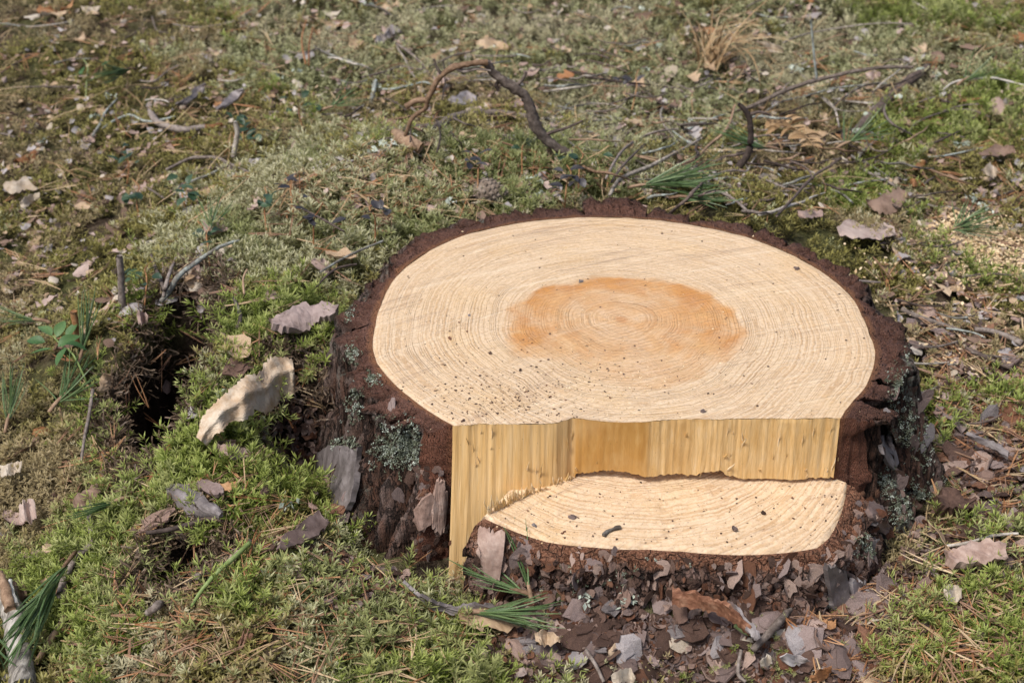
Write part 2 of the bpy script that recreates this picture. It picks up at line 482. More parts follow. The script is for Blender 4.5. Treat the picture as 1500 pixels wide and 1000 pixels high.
# ------------------------------------------------------------------ wood materials
def wood_top_material():
    m = M('fresh_cut_pine')
    co = m.coord()
    t = m.attr('ring')
    heart = m.attr('heart')
    wob = m.noise(co, 26, 4, 0.6)
    wob2 = m.noise(co, 130, 2, 0.5)
    # growth rings
    ph = m.math('ADD', m.math('MULTIPLY', m.math('POWER', t, 0.93), 68.0), m.math('MULTIPLY', wob, 2.2))
    ph = m.math('ADD', ph, m.math('MULTIPLY', wob2, 0.30))
    cr1 = m.n('ShaderNodeCombineXYZ'); m.link(m.math('MULTIPLY', t, 21.0), cr1.inputs[0])
    ph = m.math('ADD', ph, m.math('MULTIPLY', m.noise(cr1.outputs[0], 1.0, 3, .6), 7.0))
    cr2 = m.n('ShaderNodeCombineXYZ'); m.link(ph, cr2.inputs[0])
    strong = m.ramp(m.noise(cr2.outputs[0], .55, 2, .6), [(0.35, .25), (0.62, 1.0)])
    fr = m.math('FRACT', ph)
    late = m.ramp(fr, [(0.0, 0.0), (0.35, 0.0), (0.72, 1.0), (0.86, 0.8), (0.96, 0.0)])
    amp = m.ramp(m.noise(co, 16, 3, 0.6), [(0.3, 0.35), (0.65, 1.0)])
    late = m.math('MULTIPLY', m.math('MULTIPLY', late, amp), strong)
    # marks of the saw chain: arcs about a point beside the stump
    d = m.n('ShaderNodeVectorMath', operation='DISTANCE')
    m.link(co, d.inputs[0])
    d.inputs[1].default_value = (0.62, -1.05, ZT)
    rho = d.outputs['Value']
    sep = m.n('ShaderNodeSeparateXYZ'); m.link(co, sep.inputs[0])
    cmb = m.n('ShaderNodeCombineXYZ')
    m.link(m.math('MULTIPLY', rho, 150.0), cmb.inputs[0])
    m.link(m.math('MULTIPLY', sep.outputs[0], 6.0), cmb.inputs[1])
    m.link(m.math('MULTIPLY', sep.outputs[1], 2.0), cmb.inputs[2])
    saw = m.noise(cmb.outputs[0], 1.0, 4, 0.7)
    wv = m.n('ShaderNodeTexWave', wave_type='BANDS', bands_direction='X')
    m.link(m.mapping(cmb.outputs[0], (1, 0.25, 0.25)), wv.inputs[0])
    wv.inputs['Scale'].default_value = 0.34
    wv.inputs['Distortion'].default_value = 1.6
    wv.inputs['Detail'].default_value = 2
    saw2 = wv.outputs['Fac']
    fib = m.noise(co, 700, 3, 0.7)
    fine = m.noise(co, 260, 4, 0.7)
    base = m.ramp(fine, [(0.25, (0.54, 0.37, 0.215)), (0.5, (0.66, 0.485, 0.310)), (0.75, (0.735, 0.575, 0.405))])
    lat = m.mix(m.noise(co, 40, 2), (0.43, 0.235, 0.095), (0.47, 0.30, 0.165))
    c = m.mix(m.math('MULTIPLY', late, 0.86), base, lat)
    early = m.math('MULTIPLY', m.ramp(fr, [(0.0, 0.4), (0.12, 1.0), (0.34, 0.5), (0.5, 0.0)]), strong)
    c = m.mix(m.math('MULTIPLY', early, 0.28), c, (0.82, 0.68, 0.51))
    # greyish raw streaks and yellow resin tint
    c = m.mix(m.math('MULTIPLY', m.ramp(saw, [(0.30, 1.0), (0.43, 0.0)]), 0.55), c, (0.33, 0.225, 0.16))
    c = m.mix(m.math('MULTIPLY', m.ramp(saw, [(0.56, 0.0), (0.72, 1.0)]), 0.55), c, (0.80, 0.665, 0.49))
    c = m.mix(m.math('MULTIPLY', m.ramp(m.noise(co, 11, 3), [(0.5, 0.0), (0.7, 1.0)]), 0.25), c, (0.72, 0.47, 0.20))
    # heartwood
    hb = m.ramp(m.noise(co, 30, 4, 0.6), [(0.3, (0.45, 0.175, 0.038)), (0.55, (0.555, 0.265, 0.080)), (0.75, (0.61, 0.355, 0.150))])
    hb = m.mix(m.math('MULTIPLY', late, 0.35), hb, (0.42, 0.21, 0.075))
    hm = m.math('MULTIPLY', m.math('MULTIPLY', heart, m.ramp(m.noise(co, 60, 5, 0.7), [(0.25, 0.62), (0.6, 1.0)])), m.ramp(m.noise(co, 19, 4, .6, .8), [(0.36, 0.38), (0.56, 1.0)]))
    c = m.mix(hm, c, hb)
    pith = m.ramp(t, [(0.0, 1.0), (0.018, 0.9), (0.032, 0.0)])
    c = m.mix(m.math('MULTIPLY', pith, 0.6), c, (0.48, 0.20, 0.06))
    # tiny dark pores and pale torn fibres
    v1 = m.vor(m.mapping(co, (1, 1, 0.2)), 420)
    c = m.mix(m.math('MULTIPLY', m.ramp(v1.outputs['Distance'], [(0.0, 1.0), (0.16, 0.0)]), m.ramp(m.noise(co, 35, 2), [(0.45, 0.0), (0.7, 0.75)])), c, (0.24, 0.13, 0.06))
    c = m.mix(m.ramp(fib, [(0.66, 0.0), (0.80, 0.6)]), c, (0.84, 0.73, 0.58))
    h = m.math('ADD', m.math('MULTIPLY', late, -0.5), m.math('MULTIPLY', saw, 1.5))
    h = m.math('ADD', h, m.math('MULTIPLY', saw2, 0.22))
    h = m.math('ADD', h, m.math('MULTIPLY', fine, 1.0))
    nb = m.bump(h, 0.0014, 1.0)
    return m.finish(c, 0.62, nb, 0.22)

def wood_wall_material():
    """long fibres, run vertical; x along the wall is attribute s"""
    m = M('split_pine_fibres')
    co = m.coord()
    s = m.attr('s'); w = m.attr('w')
    cmb = m.n('ShaderNodeCombineXYZ')
    m.link(m.math('MULTIPLY', s, 160.0), cmb.inputs[0])
    m.link(m.math('MULTIPLY', w, 2.0), cmb.inputs[1])
    st = m.noise(cmb.outputs[0], 1.0, 4, 0.6, 0.15)
    cm2 = m.n('ShaderNodeCombineXYZ')
    m.link(m.math('MULTIPLY', s, 560.0), cm2.inputs[0])
    m.link(m.math('MULTIPLY', w, 5.0), cm2.inputs[1])
    st2 = m.noise(cm2.outputs[0], 1.0, 3, 0.6)
    cm3 = m.n('ShaderNodeCombineXYZ')
    m.link(m.math('MULTIPLY', s, 14.0), cm3.inputs[0])
    m.link(m.math('MULTIPLY', w, 1.2), cm3.inputs[1])
    big = m.noise(cm3.outputs[0], 1.0, 3, 0.5)
    sap = m.ramp(st, [(0.32, (0.58, 0.345, 0.125)), (0.46, (0.67, 0.425, 0.175)), (0.62, (0.73, 0.495, 0.235)), (0.75, (0.72, 0.525, 0.305))])
    core = m.ramp(st, [(0.3, (0.44, 0.215, 0.050)), (0.55, (0.51, 0.270, 0.072)), (0.75, (0.58, 0.345, 0.120))])
    hm = m.attr('heart')
    c = m.mix(hm, sap, core)
    c = m.mix(m.math('MULTIPLY', m.ramp(st2, [(0.56, 0.0), (0.7, 1.0)]), m.math('SUBTRACT', 0.34, m.math('MULTIPLY', hm, 0.28))), c, (0.78, 0.62, 0.38))
    c = m.mix(m.math('MULTIPLY', m.ramp(st2, [(0.30, 1.0), (0.42, 0.0)]), m.math('SUBTRACT', 0.20, m.math('MULTIPLY', hm, 0.17))), c, (0.40, 0.26, 0.12))
    c = m.mix(m.math('MULTIPLY', m.ramp(big, [(0.45, 0.0), (0.65, 1.0)]), 0.25), c, (0.62, 0.45, 0.25))
    low = m.attr('low')                       # duller brown towards the foot of the sliver
    c = m.mix(m.math('MULTIPLY', low, 0.55), c, (0.34, 0.26, 0.15))
    vs = m.vor(co, 130)
    c = m.mix(m.ramp(vs.outputs['Distance'], [(0.0, 0.8), (0.075, 0.0)]), c, (0.10, 0.06, 0.03))
    cm4 = m.n('ShaderNodeCombineXYZ')
    m.link(m.math('MULTIPLY', s, 60.0), cm4.inputs[0]); m.link(m.math('MULTIPLY', w, 1.1), cm4.inputs[1])
    bp = m.math('ADD', m.math('MULTIPLY', s, 235.0), m.math('MULTIPLY', m.noise(cm4.outputs[0], 1.0, 3, .6), 2.6))
    band = m.ramp(m.math('FRACT', bp), [(0.0, 0.0), (0.45, 0.15), (0.72, 1.0), (0.92, 0.0)])
    bw = m.math('SUBTRACT', 1.0, m.math('MULTIPLY', hm, 0.75))
    c = m.mix(m.math('MULTIPLY', m.math('MULTIPLY', band, bw), m.ramp(big, [(.35, .15), (.65, .55)])), c, (0.50, 0.315, 0.125))
    h = m.math('ADD', m.math('MULTIPLY', st, 0.8), m.math('MULTIPLY', st2, m.math('SUBTRACT', 0.8, m.math('MULTIPLY', hm, 0.65))))
    h = m.math('SUBTRACT', h, m.math('MULTIPLY', m.math('MULTIPLY', band, bw), 0.18))
    return m.finish(c, 0.55, m.bump(h, 0.0008, 0.8), 0.3)

def bark_material():
    m = M('pine_bark')
    co = m.coord()
    top = m.attr('top'); tb = m.attr('tb'); dp = m.attr('dp'); red = m.attr('red')
    # cut surface: thin reddish brown layers
    n = m.noise(co, 55, 4, 0.6)
    ph = m.math('ADD', m.math('MULTIPLY', tb, 420.0), m.math('ADD', m.math('MULTIPLY', n, 7.0), m.math('MULTIPLY', m.noise(co, 210, 3, .6), 2.2)))
    lam = m.ramp(m.math('FRACT', ph), [(0.0, 0.0), (0.45, 0.25), (0.70, 1.0), (0.86, 0.0)])
    fz = m.noise(co, 520, 4, 0.75)
    ct = m.ramp(fz, [(0.3, (0.095, 0.042, 0.029)), (0.5, (0.205, 0.100, 0.072)), (0.68, (0.33, 0.185, 0.140))])
    lv = m.ramp(m.noise(co, 24, 4, .65), [(0.36, 0.0), (0.62, 1.0)])
    ct = m.mix(m.math('MULTIPLY', m.math('SUBTRACT', 1.0, lv), 0.45), ct, (0.070, 0.032, 0.022))
    ct = m.mix(m.math('MULTIPLY', lam, m.math('MULTIPLY', lv, 0.62)), ct, (0.31, 0.185, 0.135))
    ct = m.mix(m.math('MULTIPLY', m.ramp(dp, [(.55, 0.0), (.95, 1.0)]), m.ramp(m.noise(co, 60, 3), [(.35, .25), (.6, .8)])), ct, (0.036, 0.021, 0.016))
    ct = m.mix(m.math('MULTIPLY', m.ramp(tb, [(0.0, 1.0), (0.0035, 0.85), (0.0065, 0.0)]), 0.75), ct, (0.40, 0.185, 0.080))
    ct = m.mix(m.math('MULTIPLY', red, 0.65), ct, m.mix(m.math('MULTIPLY', lam, 0.5), (0.17, 0.058, 0.030), (0.30, 0.14, 0.080)))
    ct = m.mix(m.ramp(m.noise(co, 700, 2, 0.5), [(0.66, 0.0), (0.76, 0.8)]), ct, (0.42, 0.30, 0.22))
    # weathered side
    mp = m.mapping(co, (1, 1, 0.24))
    n2 = m.noise(mp, 60, 5, 0.65)
    n4 = m.noise(mp, 260, 5, 0.7)
    n5 = m.noise(m.mapping(co, (1, 1, 0.16)), 95, 5, 0.6, 0.5)
    crk = m.ramp(m.math('ABSOLUTE', m.math('SUBTRACT', n5, 0.5)), [(0.0, 1.0), (0.018, 0.75), (0.05, 0.0)])
    gr = m.noise(co, 620, 3, 0.7)
    dark = m.ramp(n4, [(0.3, (0.028, 0.015, 0.010)), (0.55, (0.092, 0.049, 0.033)), (0.75, (0.185, 0.105, 0.072))])
    grey = m.ramp(n4, [(0.3, (0.105, 0.070, 0.056)), (0.55, (0.215, 0.152, 0.128)), (0.75, (0.33, 0.255, 0.225))])
    fac = m.math('ADD', dp, m.math('MULTIPLY', m.math('SUBTRACT', n2, 0.5), 1.1))
    cs = m.mix(m.ramp(fac, [(0.35, 0.0), (0.75, 1.0)]), dark, grey)
    rb = m.ramp(n2, [(0.50, 0.0), (0.64, 1.0)])
    cs = m.mix(m.math('MULTIPLY', rb, 0.6), cs, m.mix(n4, (0.060, 0.023, 0.012), (0.31, 0.135, 0.075)))
    li = m.math('MULTIPLY', m.ramp(m.noise(co, 17, 3, 0.55), [(0.50, 0.0), (0.62, 1.0)]), m.ramp(m.noise(co, 300, 3, 0.7), [(0.44, 0.0), (0.56, 1.0)]))
    cs = m.mix(m.math('MULTIPLY', li, 0.6), cs, (0.23, 0.27, 0.225))
    cs = m.mix(m.math('MULTIPLY', crk, 0.85), cs, (0.012, 0.008, 0.006))
    cs = m.mix(m.ramp(gr, [(.60, 0.0), (.75, .5)]), cs, (0.27, 0.20, 0.165))
    cs = m.mix(m.ramp(gr, [(.27, .6), (.40, 0.0)]), cs, (0.02, 0.012, 0.009))
    c = m.mix(top, cs, ct)
    side_ = m.math('SUBTRACT', 1.0, top)
    h0 = m.math('SUBTRACT', m.math('MULTIPLY', gr, 0.5), m.math('MULTIPLY', crk, 1.2))
    h = m.math('ADD', m.math('ADD', m.math('MULTIPLY', n4, 1.4), m.math('MULTIPLY', h0, side_)), m.math('MULTIPLY', lam, m.math('MULTIPLY', top, 0.7)))
    h = m.math('ADD', h, m.math('MULTIPLY', fz, 0.8))
    return m.finish(c, 0.85, m.bump(h, 0.0045, 1.0), 0.22)

def flaky_material():
    m = M('flaky_pine_bark')
    co = m.coord()
    top = m.attr('top'); tb = m.attr('tb')
    w1 = m.n('ShaderNodeTexNoise'); m.link(co, w1.inputs['Vector']); w1.inputs['Scale'].default_value = 55; w1.inputs['Detail'].default_value = 3
    ad = m.n('ShaderNodeVectorMath', operation='MULTIPLY_ADD')
    m.link(w1.outputs['Color'], ad.inputs[0]); ad.inputs[1].default_value = (.022, .022, .022); m.link(co, ad.inputs[2])
    v1 = m.vor(ad.outputs[0], 62); v2 = m.vor(ad.outputs[0], 150)
    e1 = m.vor(ad.outputs[0], 62, 'DISTANCE_TO_EDGE'); e2 = m.vor(ad.outputs[0], 150, 'DISTANCE_TO_EDGE')
    s1 = m.n('ShaderNodeSeparateColor'); m.link(v1.outputs['Color'], s1.inputs[0])
    s2 = m.n('ShaderNodeSeparateColor'); m.link(v2.outputs['Color'], s2.inputs[0])
    f = m.math('ADD', m.math('MULTIPLY', s1.outputs[0], .6), m.math('MULTIPLY', s2.outputs[0], .4))
    c = m.ramp(f, [(0.12, (0.080, 0.046, 0.034)), (0.35, (0.175, 0.102, 0.075)), (0.55, (0.27, 0.178, 0.145)), (0.72, (0.235, 0.108, 0.062)), (0.9, (0.43, 0.31, 0.255))])
    gn = m.noise(co, 330, 5, .7)
    c = m.mix(m.ramp(gn, [(.3, .6), (.5, 0.0)]), c, (0.05, 0.028, 0.02))
    c = m.mix(m.ramp(gn, [(.58, 0.0), (.75, .6)]), c, (0.34, 0.25, 0.205))
    k1 = m.ramp(e1.outputs['Distance'], [(0.0, 1.0), (0.07, 0.0)]); k2 = m.ramp(e2.outputs['Distance'], [(0.0, .6), (0.06, 0.0)])
    c = m.mix(m.math('MAXIMUM', k1, k2), c, (0.020, 0.012, 0.009))
    c = m.mix(m.math('MULTIPLY', m.ramp(m.noise(co, 22, 3), [(.45, 0.0), (.65, 1.0)]), 0.5), c, (0.085, 0.040, 0.025))
    lam = m.ramp(m.math('FRACT', m.math('ADD', m.math('MULTIPLY', tb, 420.0), m.math('MULTIPLY', m.noise(co, 120, 4, .6), 6.0))), [(0.0, 0.0), (0.5, .3), (0.7, 1.0), (0.9, 0.0)])
    ct = m.mix(lam, m.ramp(gn, [(.3, (0.11, 0.042, 0.022)), (.7, (0.25, 0.11, 0.062))]), (0.36, 0.19, 0.115))
    c = m.mix(top, c, ct)
    h = m.math('ADD', m.math('MULTIPLY', f, 1.6), m.math('MULTIPLY', gn, .7))
    h = m.math('SUBTRACT', h, m.math('MULTIPLY', m.math('MAXIMUM', k1, k2), .8))
    return m.finish(c, 0.8, m.bump(h, 0.006, 1.0), 0.25)
M_FLAKY = flaky_material()
MW_TOP, MW_WALL, M_BARK = wood_top_material(), wood_wall_material(), bark_material()

# ------------------------------------------------------------------ the stump
STUMP = empty('tree_stump', (STC[0], STC[1], 0.0))
tag(STUMP, 'freshly cut pine stump with a felling notch sawn into its front', 'tree stump')
STUMP_INV = Matrix.Translation((-STC[0], -STC[1], 0.0))
SV, SF = [], []                              # for ray casting
def stump_part(name, v, f, mats, bvh=True, **kw):
    o = link(name, mesh(name, v, f, mats, **kw), STUMP)
    o.matrix_parent_inverse = STUMP_INV
    if bvh:
        b = sum(len(q) for q in SV)
        SV.append(np.asarray(v, float))
        SF.extend([tuple(int(i)+b for i in q) for q in f])
    return o

# sawn top: polar grid about the pith, growth rings follow the natural outline
HEART_PX = [(736,455),(760,435),(790,416),(830,412),(858,404),(900,405),(950,408),(990,413),(1030,428),(1062,450),(1084,470),(1086,495),(1078,518),(1040,535),(1010,556),(960,572),(900,566),(850,545),(800,528),(765,520),(745,500),(738,478)]
def polar_about(c, pts):
    p = np.array(pts)[:, :2] - c
    th = np.arctan2(p[:, 1], p[:, 0]) % (2*math.pi)
    r = np.hypot(p[:, 0], p[:, 1]); o = np.argsort(th)
    th, r = th[o], r[o]
    th = np.concatenate([th-2*math.pi, th, th+2*math.pi]); r = np.tile(r, 3)
    return lambda a: np.interp(np.asarray(a) % (2*math.pi), th, r)
Wp = polar_about(PITH, [P(u, v, ZT) for u, v in W_PX])
Hp = polar_about(PITH, [P(u, v, ZT) for u, v in HEART_PX])
NT, NR = 540, 120
th = np.linspace(0, 2*math.pi, NT, endpoint=False)
Rn = Wp(th) * (1 + 0.006*(fbm(np.cos(th)*9, np.sin(th)*9, 0, 3, 3)-0.5))
Rc = Rn.copy()
for i, a in enumerate(th):                    # stop at the front edge
    if math.sin(a) < 0:
        lo, hi = 0.0, Rn[i]
        for _ in range(30):
            mid = (lo+hi)/2
            if PITH[1] + mid*math.sin(a) > edge_y(PITH[0] + mid*math.cos(a)): lo = mid
            else: hi = mid
        Rc[i] = lo
k = np.linspace(0.0, 1, NR)
rr = Rc[:, None] * k[None, :]
X = PITH[0] + rr*np.cos(th)[:, None]; Y = PITH[1] + rr*np.sin(th)[:, None]
ringt = rr / Rn[:, None]
hd = rr / Hp(th)[:, None]
soft = np.abs(fbm(np.cos(th)*2.2, np.sin(th)*2.2, 0, 2, 77)-.5)[:, None]*.9
edge_b = sstep(.72, .97, hd)*(1-sstep(.97, 1.0, hd))
hd = (1 - sstep(0.95-soft*.5, 1.0+soft*.25, hd + (fbm(X*45, Y*45, 0, 3, 8)-0.5)*0.16 + (fbm(X*14, Y*14, 0, 2, 9)-.5)*.18)) * (.62 + .38*sstep(.3, .95, hd))
frontfade = 1 - 0.62*sstep(0.045, 0.10, PITH[1]-Y + (fbm(X*30, Y*30, 0, 3, 19)-.5)*.05)          # the heartwood stain fades towards the front
hd = hd * frontfade
Z = ZT + (fbm(X*60, Y*60, 0, 3, 4)-0.5)*0.0016 - 0.0015*sstep(0.97, 1.0, rr/Rn[:, None])
v = np.stack([X, Y, Z], -1).reshape(-1, 3)
stump_part('sawn_top', v, grid_faces(NT, NR, True), MW_TOP, attrs={'ring': ringt.ravel(), 'heart': hd.ravel()})

# wall of the notch, leaning outwards into the root swell at its left end
UX = np.concatenate([np.linspace(663, 842, 90), np.linspace(845, 1231, 150)])
EV = np.interp(UX, [p[0] for p in EDGE_PX], [p[1] for p in EDGE_PX])
BOT_R = [(842,699),(870,699),(900,697),(930,700),(950,702),(975,699),(1000,697),(1025,701),(1032,696),(1060,693),(1066,697),(1075,701),(1100,706),(1130,708),(1150,712),(1165,711),(1180,706),(1200,705),(1222,703),(1231,704)]
NWV = 60
ws = np.linspace(0, 1, NWV)
V = np.zeros((len(UX), NWV, 3))
TOPS = np.array([P(u, e, ZT) for u, e in zip(UX, EV)])
TOPS[:, 1] += edge_j(TOPS[:, 0])
TOPS[:, 2] -= 0.0003
c_710 = Pplane(710, 757, SN, SD)
e_842 = TOPS[89]
for i, u in enumerate(UX):
    t0 = TOPS[i]
    if u <= 842:
        q = (u - 663) / (842 - 663)
        b = P(u - 9*(1-q), 872, 0.05)      # foot of the sliver
        full = np.array([t0[0] + (b[0]-t0[0])*(1-q), b[1]*(1-q**1.2) + (t0[1]-0.004)*q**1.2, 0.03])
        lean = ws**1.25
        V[i] = t0 + (full - t0) * np.stack([lean, lean, ws], -1)
    else:
        vb = np.interp(u, [p[0] for p in BOT_R], [p[1] for p in BOT_R]) - 2.5
        zb = ZT - (vb - EV[i]) / 1400.0
        zb += 0.0030*(fbm(u*0.22, 0, 0, 3, 4)-0.5) + 0.0012*((u*.23) % 1.0)
        zb = max(zb, shelf_z(t0[0], t0[1]) + 0.0035)
        V[i] = np.stack([np.full(NWV, t0[0]), t0[1] - 0.004*ws, t0[2] + (zb - t0[2])*ws], -1)
sx = V[:, :, 0]
s_top = np.repeat(TOPS[:, :1], NWV, 1)
rid = (fbm(s_top*110, V[:, :, 2]*4, 0, 3, 21)-0.5)
amp = np.where(((UX > 842) & (UX < 958)), 0.0005, 0.0021)[:, None] * sstep(0.0, 0.06, ws)[None, :]
V[:, :, 1] += rid * amp
scl = ((UX > 842) & (UX < 950))
V[scl, :, 1] += 0.010*np.sin((UX[scl]-842)/(950-842)*math.pi)[:, None]*ws[None, :]*0.6   # shell-like hollow
heart_w = sstep(838, 846, UX) * (1 - sstep(944, 962, UX)) * 0.95 + sstep(975, 985, UX)*(1-sstep(1000, 1030, UX))*0.35
heart_w = np.repeat(heart_w[:, None], NWV, 1)
low = sstep(0.115, 0.055, 0) * 0 + (1 - sstep(0.045, 0.12, V[:, :, 2])) * (UX < 720)[:, None]
s_at = np.repeat(np.cumsum(np.concatenate([[0], np.hypot(np.diff(TOPS[:, 0]), 0)]))[:, None], NWV, 1)
fw = np.array(grid_faces(len(UX), NWV))
stump_part('hinge_face', V.reshape(-1, 3), fw, MW_WALL, attrs={'s': s_at.ravel(), 'w': np.tile(ws, len(UX)), 'heart': heart_w.ravel(), 'low': low.ravel()})
WALL = V

# underside above the saw gap: a lip that runs back into the dark cut
lip = []
for i in range(90, len(UX)):
    p = V[i, -1]
    lip += [p, p + np.array([0, 0.035, 0.001])]
stump_part('saw_gap_roof', np.array(lip), [(2*i, 2*i+1, 2*i+3, 2*i+2) for i in range(len(lip)//2-1)], MW_WALL, bvh=False,
           attrs={'s': np.zeros(len(lip)), 'w': np.zeros(len(lip)), 'heart': np.zeros(len(lip)), 'low': np.zeros(len(lip))})

# shelf of the notch
a0, a1 = ang(SPT[0]), ang(SPT[-1])
NA, NB = 300, 70
aa = np.linspace(a0, a1, NA)
ro = Sr(aa) * (1 + 0.008*(fbm(aa*30, 0, 0, 3, 6)-0.5))
yb = YW + 0.03
ri = np.array([max(0.02, (yb-STC[1])/math.sin(a)) if math.sin(a) < -0.05 else 0.02 for a in aa])
ri = np.minimum(ri, ro*0.9)
kk = np.linspace(0, 1, NB)
R = ri[:, None] + (ro-ri)[:, None]*kk[None, :]
X = STC[0] + R*np.cos(aa)[:, None]; Y = STC[1] + R*np.sin(aa)[:, None]
Z = shelf_z(X, Y) + (fbm(X*50, Y*70, 0, 3, 14)-0.5)*0.003 - 0.003*sstep(0.96, 1, kk)[None, :]
rp = np.hypot(X-PITH[0], Y-PITH[1]); tp = np.arctan2(Y-PITH[1], X-PITH[0])
ringt = rp / (Wp(tp)*1.18)
stump_part('notch_shelf', np.stack([X, Y, Z], -1).reshape(-1, 3), grid_faces(NA, NB), MW_TOP, attrs={'ring': ringt.ravel()*0.9, 'heart': np.zeros(NA*NB)})

# bark: one object per plate, divided by the fissures
def plate(name, qs, inner, outer, gnd, ztop, cap0=False, cap1=False, lift=0.0, red=0.3, rough=1.0, NTOP=14, NSIDE=58, fiss=0.008, flaky=False):
    """qs: samples 0..1 over the plate; inner/outer/gnd: (n,2) plan points; ztop: (n,) height of inner edge"""
    n = len(qs)
    cen = STC
    gz_ = height(gnd[:, 0], gnd[:, 1]) - 0.04
    ed = np.minimum(qs, 1-qs)
    gro = 1 - sstep(0.0, 0.16, ed)                       # 1 at the plate's edge
    if cap0: gro = np.where(qs < 0.5, 0, gro)
    if cap1: gro = np.where(qs > 0.5, 0, gro)
    pts = np.zeros((n, NTOP+NSIDE, 3)); top = np.zeros((n, NTOP+NSIDE)); tb = np.zeros_like(top); dpa = np.zeros_like(top)
    dirv = outer - cen; dirv = dirv / np.linalg.norm(dirv, axis=1)[:, None]
    thick = np.linalg.norm(outer-inner, axis=1)
    for k in range(NTOP):
        w = k/(NTOP-1)
        o2 = outer - dirv*(gro*np.minimum(fiss*1.3, thick*0.5))[:, None]
        p = inner + (o2-inner)*w
        z = ztop + lift*sstep(0.15, 0.8, w) - gro*0.006*sstep(0.3, 1, w)
        nz = (fbm(p[:, 0]*70, p[:, 1]*70, 0, 4, 31)-0.5)
        cf1, ced, cci = cells(np.arctan2(p[:, 1]-cen[1], p[:, 0]-cen[0])*11 + nz*2, np.full(n, w)*thick*135 + nz*2.5, 66)
        z = z + ((sstep(0, .14, ced)-1)*.005 + (cci-.5)*.005)*sstep(.12, .4, w)
        z = z + nz*0.006*sstep(0.0, 0.25, w)*rough - 0.004*sstep(0.9, 1, w)
        ja = ((vn(p[:, 0]*160, p[:, 1]*160, 0, 12)-0.5)*0.006 + (fbm(p[:, 0]*70, p[:, 1]*70, 0, 4, 13)-0.5)*0.034*rough)*sstep(0.35, 1, w)*np.minimum(1, thick/.02)
        pts[:, k, :2] = p + dirv*ja[:, None]
        pts[:, k, 2] = z
        top[:, k] = 1 - sstep(0.93, 1.0, w)
        tb[:, k] = w*thick
        dpa[:, k] = w
    for k in range(NSIDE):
        w = (k+1)/NSIDE
        zz = pts[:, NTOP-1, 2]*(1-w) + gz_*w
        fl = w**1.5
        base = outer + (gnd-outer)*fl
        thn = np.arctan2(base[:, 1]-cen[1], base[:, 0]-cen[0])
        wx = fbm(thn*6, zz*9, 0, 3, 41)*1.3; wy = fbm(thn*9, zz*12, 5, 3, 42)*1.2
        if flaky:
            f1, ed_, cid = cells(thn*13+wx, zz*26+wy, 44)
            g1, eg_, gid = cells(thn*30+wx*2, zz*60+wy*2, 47)
            disp = (sstep(0, .10, ed_)-1)*0.005 + (cid-.5)*0.009 + (sstep(0, .10, eg_)-1)*0.002 + (gid-.5)*0.006 + (fbm(thn*30, zz*40, 0, 4, 45)-.5)*.008
        else:
            f1, ed_, cid = cells(thn*8+wx*1.2, zz*5.5+wy, 44)
            fib = fbm(thn*46+wx*3, zz*7, 0, 4, 45)-.5
            fin = np.abs(fbm(thn*120+wx*6, zz*16, 0, 3, 43)-.5)*2
            stp = cells(thn*17+wx*2, zz*15+wy*2, 49)
            disp = (sstep(0, .22, ed_)-1)*0.017*rough + (cid-.5)*0.012*rough + fib*0.022*rough + (sstep(0, .3, fin)-1)*0.004 + (stp[2]-.5)*.006 - gro*fiss*1.3
        disp *= sstep(0.0, 0.07, w)*0.85+0.15
        pts[:, NTOP+k, :2] = base + dirv*disp[:, None]
        pts[:, NTOP+k, 2] = zz
        dpa[:, NTOP+k] = np.clip(0.62 + disp*40, 0, 1)
        tb[:, NTOP+k] = thick
    nv = NTOP+NSIDE
    vs = [pts.reshape(-1, 3)]; fs = grid_faces(n, nv)
    at = {'top': [top.ravel()], 'tb': [tb.ravel()], 'dp': [dpa.ravel()], 'red': [np.full(n*nv, red) * (1 - np.tile(np.concatenate([np.linspace(0, 1, NTOP), np.ones(NSIDE)]), n)*0.6)]}
    base = n*nv
    for flag, row in ((cap0, 0), (cap1, n-1)):
        if not flag: continue
        NC = NTOP
        side = pts[row, NTOP-1:]
        inn = np.stack([np.full(len(side), inner[row, 0]), np.full(len(side), inner[row, 1]), side[:, 2]], -1)
        inn[0, 2] = ztop[row]
        wv = np.linspace(0, 1, NC)
        cg = inn[:, None, :] + (side-inn)[:, None, :]*wv[None, :, None]
        nrm = np.array([-(side[0]-inn[0])[1], (side[0]-inn[0])[0]]); nrm /= np.linalg.norm(nrm)+1e-9
        if nrm[1] > 0: nrm = -nrm
        bulge = (fbm(wv[None, :]*3+row, side[:, 2:3]*16, 0, 3, 51)-0.35)*0.012*np.sin(wv*math.pi)[None, :]*sstep(0, 0.012, ztop[row]-side[:, 2])[:, None]
        lay_ = (fbm(wv[None, :]*11+row, side[:, 2:3]*9, 0, 3, 53)-0.5)*0.007*np.sin(wv*math.pi)[None, :]
        cg[:, :, :2] += nrm[None, None, :]*(bulge*.7+lay_)[:, :, None]
        cg[0] = pts[row, :NTOP]
        vs.append(cg.reshape(-1, 3))
        fs += [tuple(i+base for i in q) for q in grid_faces(len(side), NC)]
        m_ = cg.shape[0]*NC
        at['top'].append(np.ones(m_)); at['tb'].append(np.tile(wv*np.linalg.norm(side[0]-inn[0])*1.0, len(side)))
        at['dp'].append(np.tile(wv*.8, len(side))); at['red'].append(np.full(m_, 1.0))
        base += m_
    return stump_part(name, np.concatenate(vs), fs, M_FLAKY if flaky else M_BARK, attrs={k2: np.concatenate(x) for k2, x in at.items()})

def polar_pt(f, a):
    r = f(a)
    return np.stack([STC[0]+r*np.cos(a), STC[1]+r*np.sin(a)], -1)

